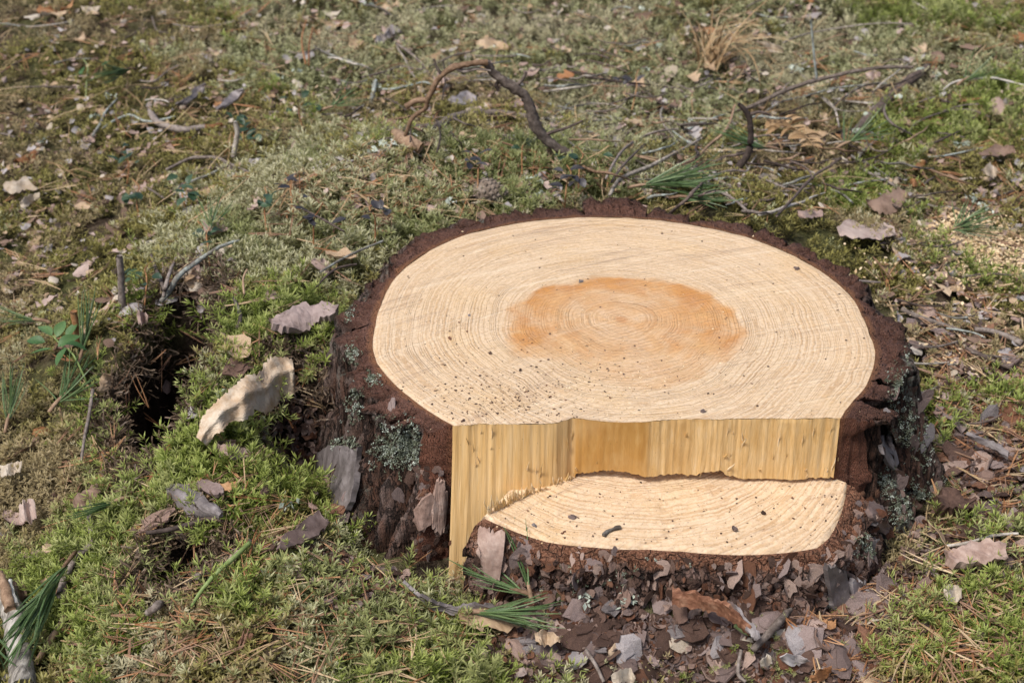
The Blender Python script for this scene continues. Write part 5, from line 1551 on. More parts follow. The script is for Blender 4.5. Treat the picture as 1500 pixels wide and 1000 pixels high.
for i, (lb, up, lo, mt_, lf) in enumerate([
  ('pale whitish maple leaf with pointed lobes in the olive moss', [(3,268),(15,256),(24,266),(38,253),(42,268),(58,274)], [(8,280),(20,284),(30,284),(40,280),(52,280)], 'pale', .022),
  ('white papery leaf below the pale maple leaf', [(28,296),(38,285),(58,282)], [(32,306),(44,302),(58,292)], 'pale', .016),
  ('pale blue grey bark flake in the far olive moss', [(256,152),(275,142),(290,122),(301,122)], [(262,155),(280,150),(298,136),(302,128)], 'grey', .014),
  ('grey pink leaf right of the blue grey flake', [(315,160),(330,142),(345,132),(356,130)], [(322,160),(338,154),(350,144),(357,134)], 'pinkish', .014),
  ('pale lilac grey flake under the arched branch', [(655,146),(668,136),(688,133),(698,140)], [(660,150),(675,154),(690,154),(698,148)], 'grey', .014),
  ('cream torn leaf under the arched branch', [(682,160),(692,152),(700,158)], [(684,165),(696,164),(706,160)], 'pale', .014),
  ('pale pointed leaf below the lying branch', [(703,180),(714,175),(724,180)], [(708,186),(716,192),(723,186)], 'pale', .014),
  ('tan rounded leaf with dark holes far behind the arched branch', [(696,60),(712,54),(735,60),(746,68)], [(700,70),(715,73),(735,75),(744,73)], 'tan', .012),
  ('pinkish leaf in front of the thick stem of the arched branch', [(748,158),(758,142),(768,140)], [(752,158),(762,158),(769,152)], 'pinkish', .014),
  ('rusty curled leaf upright beside a grey flake far behind', [(563,50),(568,36),(575,36)], [(566,56),(572,56),(577,50)], 'orange', .016),
  ('grey leaf leaning on the rusty curled leaf', [(548,60),(555,48),(564,50)], [(552,64),(560,64),(568,58)], 'grey', .010),
  ('pale oak leaf lying beside the dry grass clump', [(1108,62),(1125,57),(1135,64),(1147,70)], [(1112,66),(1126,74),(1138,80),(1148,76)], 'pale', .020),
  ('whitish leaf right of the twig tangle', [(1106,258),(1120,252),(1138,258)], [(1108,265),(1124,266),(1140,264)], 'pale', .012),
  ('pinkish leaf pair below the dark reddish twig', [(1168,306),(1185,304),(1205,308)], [(1170,318),(1188,324),(1206,318)], 'pinkish', .014),
  ('orange leaf below the lichened log', [(1336,248),(1346,233),(1354,234)], [(1340,250),(1350,248),(1357,240)], 'orange', .014),
  ('orange tan leaf above the big curled brown leaf', [(1333,262),(1340,258),(1352,268)], [(1334,272),(1346,276),(1356,275)], 'orange', .014),
  ('cream split leaf cluster at the far right', [(1437,248),(1452,236),(1460,246)], [(1442,256),(1455,264),(1462,256)], 'pale', .018),
  ('dark brown flat bark piece at the far right', [(1432,224),(1455,212),(1485,212)], [(1440,230),(1465,230),(1488,224)], 'brown', .018),
  ('pink leaf right of the long leaning twig', [(1267,108),(1278,103),(1290,106)], [(1270,116),(1280,120),(1289,114)], 'pinkish', .012),
  ('white birch bark scrap at the left edge', [(0,682),(14,676),(32,675)], [(2,704),(16,700),(30,690)], 'pale', .020),
  ('pale blotched leaf below the white birch scrap', [(28,738),(38,730),(50,732)], [(30,768),(42,772),(54,760)], 'pinkish', .020),
  ('dark brown bark piece leaning by the knotty twig', [(106,732),(122,714),(142,706)], [(110,748),(128,746),(148,722)], 'brown', .016),
  ('round curled brown leaf hanging at the rim of the big hole', [(142,572),(145,556),(152,546)], [(150,578),(160,572),(166,550)], 'tan', .014),
  ('folded pale brown leaf on the moss above the big hole', [(198,452),(206,450),(216,458)], [(203,474),(210,478),(217,472)], 'pinkish', .016),
  ('curled mauve leaf right below the long torn pale leaf', [(318,650),(335,648),(352,652),(370,662)], [(322,668),(340,676),(358,672),(372,668)], 'pinkish', .016),
  ('brown folded leaf beside the curled mauve leaf', [(308,652),(325,644),(345,643)], [(312,665),(328,660),(346,652)], 'brown', .012),
  ('dark purple brown leaf standing in moss by the root', [(380,722),(392,700),(402,690)], [(388,728),(398,718),(408,698)], 'brown', .014),
  ('white flat leaf before the right root', [(1142,962),(1152,956),(1170,958),(1182,964)], [(1146,968),(1160,976),(1172,974),(1184,968)], 'grey', .016),
  ('cream crumpled leaf at the bottom edge of the litter', [(895,990),(905,978),(925,975),(930,990)], [(898,1002),(910,1006),(924,1004),(931,998)], 'pale', .018),
  ('pale torn leaf right of the propped twig foot', [(1113,968),(1124,956),(1130,962)], [(1115,976),(1124,978),(1131,972)], 'pale', .014),
  ('yellow brown leaf with a mauve middle at the bottom', [(1186,990),(1200,978),(1218,974)], [(1190,998),(1206,996),(1218,984)], 'orange', .014),
  ('pale splintered leaf on the right moss cushion', [(1382,862),(1394,854),(1408,858)], [(1384,876),(1396,888),(1408,880)], 'pale', .020),
  ('reddish brown flat leaf above the green pine tuft', [(18,852),(28,845),(36,852)], [(20,878),(32,884),(39,870)], 'brown', .012),
  ('orange brown leaf beside the green pine tuft', [(48,872),(66,862),(82,854)], [(52,884),(70,880),(84,868)], 'orange', .014)]):
    me_kw = FLAKEM['grey'] if ('flake' in lb) else LEAFM[mt_]
    sheet('bark_flake' if ('flake' in lb or 'bark piece' in lb) else 'dead_leaf', lb, 'bark flake' if ('flake' in lb or 'bark piece' in lb) else 'leaf', up, lo, me_kw, .003 if 'flake' in lb else .0007,
          lambda t, w, lf=lf: lf - .006*w + .004*math.sin(t*7), 12, 7, .004, 30+i)

# ------------------------------------------------------------------ loose leaves, flakes, needles as individuals
def lay(name, me, u, v, size, yaw, tilt, lift, label, cat, group, taz=0.0, sz=1.0):
    p, n = at(u, v)
    n = (n*.5 + Vector((0, 0, .5))).normalized()
    o = link(name, me, None, p + Vector((0, 0, lift)), quat_on(n, yaw, tilt, taz), (size, size, size*sz))
    USEDPX.append((u, v))
    return tag(o, label, cat, group)
USEDPX = []
r_ = random.Random(5)
def on_stump(u, v):
    h_ = hit(u, v)
    return h_ is None or h_[3] == 'stump'
DESC = {'tan': 'tan dead leaf', 'pale': 'pale whitish dead leaf', 'brown': 'brown dead leaf', 'pinkish': 'pinkish grey dead leaf', 'orange': 'orange brown dead leaf', 'grey': 'silvery grey dead leaf'}
n_ = 0
while n_ < 215:
    z_ = r_.random()
    if z_ < .60: u, v = r_.uniform(-20, 1520), r_.uniform(-10, 300)
    elif z_ < .72: u, v = r_.uniform(0, 330), r_.uniform(280, 480)
    elif z_ < .88: u, v = r_.uniform(1290, 1510), r_.uniform(290, 560)
    elif z_ < .93: u, v = r_.uniform(0, 110), r_.uniform(480, 1000)
    else: u, v = r_.uniform(750, 1500), r_.uniform(900, 1000)
    if on_stump(u, v) or (330 < u < 900 and 215 < v < 330): continue
    c = r_.choice(['tan', 'pale', 'pinkish', 'pinkish', 'brown', 'brown', 'orange', 'grey', 'grey', 'tan'])
    kd = r_.choice(['ovate', 'torn', 'torn', 'ovate', 'oak', 'long'])
    sz = r_.uniform(.014, .036)*(1.15 if v < 250 else 1.0)
    lb = auto_label(('small ' if sz < .020 else 'broad ' if sz > .030 else '') + ('curled ' if kd == 'ovate' else 'narrow ' if kd == 'long' else '') + DESC[c], u, v)
    lay('dead_leaf', LEAVES[c][kd][r_.randrange(3)], u, v, sz, r_.uniform(0, 6.28), r_.uniform(-.45, .45), r_.uniform(.002, .008), lb, 'leaf', 'dead leaves scattered on the forest floor', r_.uniform(0, 6.28))
    n_ += 1
FDESC = {'mauve': 'mauve brown bark flake', 'pinkish': 'pinkish bark flake', 'brown': 'dark brown bark flake', 'rusty': 'rusty red bark flake', 'grey': 'blue grey bark flake'}
n_ = 0
while n_ < 290:
    z_ = r_.random()
    if z_ < .56: u, v = r_.uniform(745, 1260), r_.gauss(945, 38)
    elif z_ < .64: u, v = r_.gauss(1270, 40), r_.gauss(880, 40)
    elif z_ < .86: u, v = r_.gauss(1430, 45), r_.gauss(690, 75)
    elif z_ < .92: u, v = r_.uniform(1300, 1500), r_.uniform(300, 600)
    elif z_ < .96: u, v = r_.uniform(380, 640), r_.uniform(640, 880)
    else: u, v = r_.uniform(0, 400), r_.uniform(300, 950)
    if not (0 <= u <= 1510 and v < 1010) or on_stump(u, v): continue
    c = r_.choice(['mauve', 'mauve', 'mauve', 'pinkish', 'pinkish', 'brown', 'brown', 'brown', 'rusty', 'grey'])
    sz = min(.052, r_.uniform(.012, .027) * (1 + (r_.random() < .25)*r_.uniform(.3, 1.1)))
    lb = auto_label(('small ' if sz < .014 else 'large ' if sz > .026 else '') + FDESC[c], u, v)
    lay('bark_flake', FLAKES[c][r_.randrange(7)], u, v, sz, r_.uniform(0, 6.28), r_.uniform(-.7, .7), r_.uniform(-.001, .007), lb, 'bark flake', 'loose bark flakes around the stump', r_.uniform(0, 6.28))
    n_ += 1
def needle_spot():
    z_ = r_.random()
    if z_ < .40: return r_.uniform(100, 760), r_.uniform(640, 1000)
    if z_ < .62: return r_.uniform(1180, 1500), r_.uniform(830, 1000)
    if z_ < .80: return r_.uniform(1330, 1500), r_.uniform(440, 830)
    if z_ < .90: return r_.uniform(0, 500), r_.uniform(350, 660)
    return r_.uniform(430, 900), r_.uniform(220, 320)
n_ = 0
while n_ < 280:
    u, v = needle_spot()
    if on_stump(u, v): continue
    k_ = r_.randrange(12)
    tone = ('orange brown', 'straw coloured', 'dark brown')[k_ % 3] + (' single' if k_ % 4 == 3 else ' paired')
    lay('pine_needle', NEEDLES[k_], u, v, r_.uniform(.026, .055), r_.uniform(0, 6.28), r_.uniform(-.35, .35), r_.uniform(.002, .010), auto_label(tone + ' dry needle', u, v), 'pine needle', 'dry pine needles lying on the moss and litter', r_.uniform(0, 6.28), 1.0)
    n_ += 1
# the rest of the needles and chips, past counting
NP = [proto('pine_needle_bit', me_) for me_ in NEEDLES]
def litter(name, n, spot, lo, hi, protos, label, cat, tilt=.35, lift=(.0, .008), jit=8):
    pts, nn = [], []
    while len(pts) < n:
        u, v = spot()
        h_ = hit(u, v)
        if h_ is None or h_[3] == 'stump': continue
        for _ in range(4):
            x, y = h_[0].x + r_.gauss(0, .012), h_[0].y + r_.gauss(0, .02)
            if not bool(in_stump(np.array(x), np.array(y), .98)): pts.append((x, y))
    p = np.array(pts); z = height(p[:, 0], p[:, 1]) + RNG.uniform(*lift, len(p))
    k = len(p)
    return scatter(name, np.column_stack([p, z]), eulers(tnormal(p[:, 0], p[:, 1]), np.full(k, tilt)), RNG.uniform(lo, hi, k), RNG.random(k), RNG.integers(0, len(protos), k), protos, label, cat)
def spot_any():
    z_ = r_.random()
    return needle_spot() if z_ < .45 else (r_.uniform(-20, 1520), r_.uniform(-10, 330)) if z_ < .85 else (r_.uniform(1290, 1520), r_.uniform(300, 700))
litter('needle_litter', 2600, spot_any, .022, .050, NP, 'countless dry brown pine needles strewn over the whole forest floor', 'needle litter', .28)
def spot_bark():
    z_ = r_.random()
    return (r_.uniform(740, 1270), r_.gauss(930, 45)) if z_ < .5 else (r_.gauss(1420, 50), r_.gauss(690, 90)) if z_ < .78 else (r_.gauss(1275, 35), r_.gauss(880, 40)) if z_ < .9 else (r_.gauss(560, 60), r_.gauss(835, 28)) if r_.random() < .6 else (r_.gauss(440, 18), r_.gauss(650, 35))
CP = [proto('bark_chip', FLAKES[c][k]) for c in ('mauve', 'brown', 'pinkish', 'brown', 'rusty') for k in (0, 1, 2, 3)]
litter('bark_litter', 8000, spot_bark, .0035, .013, CP, 'fine broken bark chips heaped before and beside the stump', 'bark litter', .5, (-.003, .006))
def blade_mesh(seed):
    r = np.random.default_rng(seed); V, F = [], []
    x, z, e, yw = -.5, 0, r.uniform(.0, .35), 0; w = .010
    y = 0
    for i in range(7):
        V += [(x, y-w*(1-i/8), z), (x, y+w*(1-i/8), z+.004)]
        if i: F.append((2*i-2, 2*i, 2*i+1, 2*i-1))
        x += math.cos(e)*math.cos(yw)/6; y += math.sin(yw)/6; z += math.sin(e)/6; e -= r.uniform(0, .12); yw += r.uniform(-.2, .2)
    return mesh('grass_blade', V, F, GRASS_DRY, False)
litter('dry_grass', 700, lambda: (r_.uniform(-20, 1520), r_.uniform(-10, 320)), .04, .11, [proto('grass_blade', blade_mesh(k)) for k in range(6)], 'thin dry grass blades strewn over the far moss', 'dry grass', .25)
LP_ = [proto('leaf_scrap', LEAVES[c][kd][0]) for c in ('tan', 'pinkish', 'pinkish', 'grey', 'pale', 'brown') for kd in ('torn', 'ovate')]
def spot_far():
    return (r_.uniform(-20, 1520), r_.uniform(-15, 300)) if r_.random() < .75 else ((r_.uniform(1290, 1520), r_.uniform(300, 600)) if r_.random() < .6 else (r_.uniform(-10, 330), r_.uniform(290, 480)))
litter('leaf_litter', 3300, spot_far, .006, .018, LP_, 'small scraps of dead leaves scattered over the moss', 'leaf litter', .4, (.0, .006))

# ------------------------------------------------------------------ bark scales, lichen and splinters on the stump
def onto(name, me, u, v, size, yaw, tilt, taz, what='stump', lift=.0, parent=STUMP):
    h_ = hit(u, v)
    if h_ is None or h_[3] != 'stump': return None
    n = h_[1]
    if n.z > .88 : return None
    o = link(name, me, parent, h_[0] + n*lift, quat_on(n, yaw, tilt, taz), size)
    o.matrix_parent_inverse = STUMP_INV
    return o
r_ = random.Random(11)
n_ = 0; tries = 0
while n_ < 190 and tries < 6000:
    tries += 1
    z_ = r_.random()
    if z_ < .50: u, v = r_.uniform(735, 1250), r_.uniform(795, 915)
    elif z_ < .62: u, v = r_.uniform(700, 760), r_.uniform(765, 860)
    elif z_ < .80: u, v = r_.uniform(1235, 1400), r_.uniform(700, 880)
    elif z_ < .86: u, v = r_.uniform(1290, 1400), r_.uniform(560, 720)
    elif z_ < .90: u, v = r_.uniform(600, 658), r_.uniform(680, 870)
    else: u, v = r_.uniform(455, 600), r_.uniform(560, 860)
    low = u > 690 and u < 1260
    if low and v < np.interp(u, [p_[0] for p_ in S_PX], [p_[1] for p_ in S_PX]) + 15: continue
    c = r_.choice(['pinkish', 'mauve', 'brown', 'brown', 'mauve', 'pinkish', 'rusty'] if low else ['brown', 'brown', 'mauve', 'mauve', 'grey'] if u > 1260 else ['brown', 'pinkish', 'mauve', 'brown'])
    sz = r_.uniform(.008, .026)*(1.4 if r_.random() < .25 else 1)
    o = onto('bark_scale', SCALES[c][r_.randrange(6)], u, v, (sz, sz, sz*.8), r_.uniform(0, 6.28) if low else r_.choice([0, 3.14])+1.57+r_.uniform(-.5, .5), r_.uniform(-.16, .16), r_.uniform(0, 6.28), lift=-.0014)
    if o is not None: n_ += 1
print('bark scales', n_)
def scale_crust(regions, lo, hi, protos):
    pts, nn = [], []
    for u0, v0, u1, v1, cnt in regions:
        for _ in range(cnt):
            u_, v_ = r_.uniform(u0, u1), r_.uniform(v0, v1)
            if 700 < u_ < 1245 and v_ < np.interp(u_, [p_[0] for p_ in S_PX], [p_[1] for p_ in S_PX]) + 15: continue
            h_ = hit(u_, v_)
            if h_ is None or h_[3] != 'stump' or h_[1].z > .62: continue
            pts.append(h_[0]); nn.append(h_[1])
    k = len(pts)
    o = scatter('small_bark_scales', np.array(pts), eulers(np.array(nn), np.full(k, .09)), RNG.uniform(lo, hi, k), RNG.random(k), RNG.integers(0, len(protos), k), protos, None, None)
    o.parent = STUMP; o.matrix_parent_inverse = STUMP_INV
    return o
scale_crust([(700,785,1260,915,420),(1235,720,1330,880,160),(600,680,660,870,70),(520,800,600,870,40)], .005, .015, [proto('small_scale', SCALES[c][k]) for c in ('brown', 'pinkish', 'mauve', 'brown', 'rusty', 'brown', 'pinkish') for k in (0, 2, 3)])
def stump_sheet(name, up, lo, mat, thick, prof, **kw):
    return sheet(name, None, None, up, lo, mat, thick, prof, what='stump', parent=STUMP, **kw)
stump_sheet('bark_scale', [(468,660),(490,648),(515,640),(527,655)], [(466,740),(485,765),(505,768),(520,735)], FLAKEM['grey'], .006, lambda t, w: .006, n=16, m=12, rough=.003, seed=61)
stump_sheet('bark_scale', [(703,772),(712,766),(726,770),(742,776)], [(700,805),(706,845),(718,862),(732,850)], FLAKEM['pinkish'], .004, lambda t, w: .003, n=14, m=12, rough=.003, seed=62)
stump_sheet('bark_scale', [(640,700),(650,692),(657,700)], [(628,770),(638,790),(650,775)], FLAKEM['pinkish'], .004, lambda t, w: .003, n=12, m=12, rough=.003, seed=63)
stump_sheet('bark_scale', [(608,745),(622,722),(640,716)], [(606,770),(618,785),(634,770)], FLAKEM['pinkish'], .004, lambda t, w: .003, n=12, m=10, rough=.003, seed=64)
stump_sheet('bark_scale', [(1208,828),(1220,822),(1236,835)], [(1218,890),(1232,905),(1246,895)], FLAKEM['grey'], .005, lambda t, w: .004, n=12, m=12, rough=.003, seed=65)
stump_sheet('bark_scale', [(1245,850),(1256,842),(1268,850)], [(1250,895),(1264,905),(1275,890)], FLAKEM['grey'], .005, lambda t, w: .004, n=12, m=12, rough=.003, seed=66)
stump_sheet('bark_scale', [(1285,635),(1296,630),(1304,640)], [(1296,680),(1308,690),(1314,676)], FLAKEM['grey'], .004, lambda t, w: .003, n=12, m=12, rough=.003, seed=67)
stump_sheet('bark_scale', [(1266,740),(1278,730),(1290,742)], [(1285,775),(1300,788),(1308,780)], FLAKEM['mauve'], .005, lambda t, w: .005, n=12, m=12, rough=.003, seed=68)
tuft = []
def tuft_mesh(seed, mat):
    r = np.random.default_rng(seed); V, F = [], []
    for i in range(14):
        c = np.array([r.normal(0, .34), r.normal(0, .34), r.uniform(0, .30)]); a = r.normal(0, 1, 3); a /= np.linalg.norm(a); b = np.cross(a, r.normal(0, 1, 3)); b /= np.linalg.norm(b); s_ = r.uniform(.12, .30)
        k = len(V); V += [c-a*s_, c+b*s_*.6, c+a*s_, c-b*s_*.6+np.array([0, 0, .08])]; F += [(k, k+1, k+2), (k, k+2, k+3)]
    return mesh('lichen_tuft', V, F, mat, False)
TUFTS = [proto('lichen_tuft', tuft_mesh(k, LICHEN if k % 3 == 0 else LICHEN_DULL)) for k in range(6)]
def crust(name, regions, label, cat, what, lo, hi, parent=None):
    pts, nn, sc = [], [], []
    for u0, v0, ru, rv, cnt in regions:
        for _ in range(cnt):
            u, v = r_.gauss(u0, ru*.5), r_.gauss(v0, rv*.5)
            h_ = hit(u, v)
            if h_ is None or h_[3] != what: continue
            if what == 'stump' and h_[1].z > .93: continue
            pts.append(h_[0]); nn.append(h_[1]); sc.append(r_.uniform(lo, hi))
    k = len(pts)
    o = scatter(name, np.array(pts), eulers(np.array(nn), np.full(k, .25)), sc, RNG.random(k), RNG.integers(0, 6, k), TUFTS, label, cat)
    if parent is not None:
        o.parent = parent; o.matrix_parent_inverse = STUMP_INV
    return o
crust('lichen_crust', [(575,655,30,30,260),(603,655,12,40,130),(505,655,22,18,90),(480,730,20,40,80),(545,555,14,12,60),(520,590,14,30,60),(1330,500,8,40,25),(1312,560,16,30,70),(1330,620,16,40,80),(1355,650,18,50,60),(1395,705,14,30,90),
                       (1345,735,22,25,170),(1300,705,14,16,50),(1320,745,20,30,90),(1270,800,14,16,60),(1225,880,16,14,60),(1252,870,14,20,50),(515,515,10,16,50),(512,460,8,10,40),(1320,455,12,14,60),(1215,372,10,6,20),(900,845,120,30,40)],
      None, None, 'stump', .0018, .0050, STUMP)
# splinters torn out where the fibres broke
def splinter(p0, p1, w):
    p0, p1 = np.array(p0), np.array(p1); d = (p1-p0); l = np.linalg.norm(d)
    V, F = tube([p0, p0+d*.35, p0+d*.75+np.array([r_.gauss(0, .04)*l, -.05*l, 0]), p1], [w, w*.9, w*.5, w*.08], 4, r_.randrange(999), .25, 1)
    o = link('splinter', mesh('splinter', V, F, MW_SPL, False), STUMP); o.matrix_parent_inverse = STUMP_INV
MW_SPL = mottled('torn_fibre', (.60,.40,.16), (.71,.51,.26), (.80,.66,.44), 120, .6, .0003, .25, .1)
for k in range(70):
    q = r_.random()
    u = 715 + 125*q; v = np.interp(u, [710,760,800,842], [757,733,716,702])
    p = Pplane(u, v-1, SN, SD) + np.array([0, .002, -.003])
    L_ = r_.uniform(.005, .020)*(1.3-q*.6)
    splinter(p, p + np.array([r_.gauss(0, .002), r_.uniform(-.006, -.001), L_]), r_.uniform(.0006, .0016))
for k in range(34):
    u = r_.uniform(670, 1228); v = r_.uniform(632, 700)
    if 842 < u < 950 and k % 3: continue
    h_ = hit(u, v, 'stump')[0]; l = r_.uniform(.006, .022)
    splinter(np.array(h_)+np.array([0, .0007, 0]), np.array(h_)+np.array([r_.gauss(0, .0012), -.0015, l]), r_.uniform(.0004, .0009))
for u, v, l, dx in ((833,662,.020,-.002),(1087,655,.014,.001),(1060,672,.010,.003),(1065,690,.012,.006),(1112,690,.006,.001),(1005,640,.008,0),(790,700,.020,.003),(772,690,.014,.002),(845,690,.008,-.001),(1180,690,.006,0)):
    h_ = hit(u, v, 'stump')[0]
    splinter(np.array(h_)+np.array([0, .001, 0]), np.array(h_)+np.array([dx, -.004, l]), .0011)

# ------------------------------------------------------------------ crumbs and sawdust
CRP = [proto('crumb', FLAKES[c][k]) for c in ('brown', 'rusty', 'brown', 'brown') for k in range(3)]
SDP = [proto('sawdust_chip', flake_mesh(1200+k, SAWDUST, False)) for k in range(4)]
def on_cut(name, n, spot, lo, hi, protos, label, cat):
    pts = []
    while len(pts) < n:
        u, v = spot(); h_ = hit(u, v)
        if h_ is None or h_[3] != 'stump' or h_[1].z < .9: continue
        pts.append(h_[0] + Vector((0, 0, .0004)))
    k = len(pts)
    return scatter(name, np.array(pts), eulers(np.tile([0, 0, 1.0], (k, 1)), np.full(k, .25)), lo*(hi/lo)**(RNG.random(k)**2.5), RNG.random(k), RNG.integers(0, len(protos), k), protos, label, cat)
def spot_top():
    z_ = r_.random()
    if z_ < .34: return r_.gauss(740, 75), r_.gauss(582, 20)
    if z_ < .54: return r_.gauss(820, 120), r_.gauss(560, 30)
    if z_ < .80: return r_.uniform(560, 1270), r_.uniform(330, 610)
    return r_.uniform(720, 1240), r_.uniform(705, 805)
on_cut('bark_crumbs', 1500, spot_top, .0008, .0036, CRP, 'dark bark crumbs sprinkled over the sawn wood', 'crumbs')
on_cut('sawdust_grains', 1500, lambda: (r_.uniform(560, 1270), r_.uniform(330, 805)) if r_.random() < .6 else (r_.gauss(900, 90), r_.gauss(560, 25)), .0008, .0028, SDP, 'pale sawdust grains lying on the sawn wood', 'sawdust')
def spot_sd():
    z_ = r_.random()
    return (r_.gauss(1445, 34), r_.gauss(372, 22)) if z_ < .6 else (r_.gauss(1415, 16), r_.gauss(348, 10)) if z_ < .85 else (r_.uniform(1240, 1500), r_.uniform(340, 560))
litter('sawdust', 3000, spot_sd, .0022, .0065, SDP, 'pale yellow sawdust patch spilled on the moss right of the stump', 'sawdust', .4, (.001, .010))
for u, v, sz, c, lb in ((851,413,.0065,'grey','small blackish bark crumb on the top rim of the orange heartwood'), (1166,394,.0085,'mauve','flat mauve bark crumb on the pale wood near the back right rim'), (659,496,.0055,'rusty','reddish crumb on the pale wood near the left rim'),
                        (687,462,.0045,'grey','tiny grey crumb above the reddish one on the pale wood'), (762,543,.004,'brown','tiny dark crumb left of the heartwood'), (718,518,.005,'brown','dark sliver crumb between the left rim and the heartwood'), (678,617,.005,'brown','dark crumb at the left corner of the front edge'),
                        (838,758,.008,'mauve','rounded mauve crumb on the notch shelf'), (783,770,.007,'grey','dark grey crumb at the shelf corner'), (1076,776,.007,'mauve','mauve bark crumb near the shelf rim'), (1118,752,.006,'brown','brown crumb in the middle right of the notch shelf'), (1030,603,.006,'mauve','mauve crumb above the front edge on the right')):
    h_ = hit(u, v)
    o = link('bark_crumb', FLAKES[c][r_.randrange(7)], None, h_[0]+Vector((0, 0, .0008)), quat_on((0, 0, 1), r_.uniform(0, 6), .15), (sz, sz, sz*2.2))
    tag(o, lb, 'bark crumb', 'bark crumbs on the sawn wood')
pts = [np.array(hit(u, v)[0])+np.array([0, 0, .0018]) for u, v in ((884,786),(890,780),(898,777),(903,775),(909,774))]
v_, f_ = tube(pts, [.0022, .0017, .0015, .0022, .0020], 7, 5, .2, 3)
tag(link('twig_bit', mesh('twig_bit', v_-pts[0], f_, TWIGM['lichen']), None, pts[0]), 'tiny lichened twig bit lying on the notch shelf', 'twig')

# ------------------------------------------------------------------ green pine sprigs
GN_ = [needle_mesh(760+k, NEEDLE_GREEN, False) for k in range(6)]
def sprig(u, v, n, yaw, syaw, el, sel, ln, label, lift=.012, stem=None, group='green pine needle sprigs fallen around the stump'):
    h_ = hit(u, v); p = h_[0] + h_[1]*.004 + Vector((0, -.35*lift, lift))
    B = empty('pine_sprig', p); tag(B, label, 'pine sprig', group)
    y0 = math.radians(yaw)
    sl = ln*.45
    sd = np.array([math.cos(y0), math.sin(y0), math.sin(math.radians(el))*.8]); sd /= np.linalg.norm(sd)
    v_, f_ = tube([-sd*sl*.7, -sd*sl*.2+np.array([0, 0, .002]), sd*sl*.5], [.0022, .002, .0012], 6, n, .2, 2)
    link('twig', mesh('twig', v_, f_, TWIGM['brown']), B)
    for k in range(n):
        b = sd*sl*r_.uniform(-.25, .5)
        a = math.radians(yaw + r_.gauss(0, syaw)); e = math.radians(el + r_.gauss(0, sel)); L_ = ln*r_.uniform(.75, 1.12)
        d = Vector((math.cos(a)*math.cos(e), math.sin(a)*math.cos(e), math.sin(e)))
        q = Vector((1, 0, 0)).rotation_difference(d) @ Quaternion((1, 0, 0), r_.uniform(0, 6.28))
        link('needle', GN_[r_.randrange(6)], B, Vector(b)+d*L_*.5, q, (L_, L_*.9, L_*.9))
    return B
sprig(704,917,28,-12,17,8,10,.062,'fresh green pine sprig fanned out over the tan leaf below the stump',.016)
sprig(768,873,15,165,9,18,8,.058,'green pine sprig pointing at the sliver from the bark litter',.012)
sprig(770,868,12,105,16,52,12,.054,'upright green needles rising from the bark litter before the shelf',.012)
sprig(102,860,36,263,6,4,6,.105,'dense green pine tuft hanging beside the white weathered stick',.020)
sprig(-14,925,20,-72,11,6,8,.09,'green pine needles cut off by the lower left corner',.016)
sprig(945,292,26,0,13,9,8,.074,'long green needle tuft behind the back rim of the stump',.018)
sprig(975,284,16,-8,18,12,9,.066,'second green needle tuft right behind the back rim',.016)
sprig(192,122,26,242,12,16,8,.070,'dark green needle tuft leaning in the far olive moss',.022)
sprig(310,352,18,80,24,40,14,.045,'short dark green needle tuft under the forked twig',.010)
sprig(128,528,9,82,12,58,9,.060,'few upright pale green needles beside the big hole',.012)
sprig(62,484,9,178,22,14,10,.050,'green needles behind the bilberry sprig',.012)
sprig(1392,352,26,15,34,14,12,.060,'green needles spread beside the sawdust patch',.014)
sprig(18,625,18,85,22,50,14,.055,'upright green needles at the left edge',.010)
sprig(95,600,24,60,40,25,14,.060,'loose dark green needles below the bilberry sprig',.012)
sprig(178,752,10,228,8,10,6,.050,'small green needle pair on the mound above the small hole',.014)
sprig(1238,225,18,20,34,22,12,.065,'dull green needles below the lichened log',.014)
sprig(482,172,14,10,30,24,12,.060,'dull green needles left of the lying branch',.012)
sprig(1120,232,18,200,30,20,12,.070,'dull green needles in the twig tangle',.014)
sprig(1000,305,16,-20,25,12,10,.060,'green needles lying along the back bark',.012)
sprig(1410,130,14,30,40,25,12,.055,'faint green needles in the far right moss',.012)

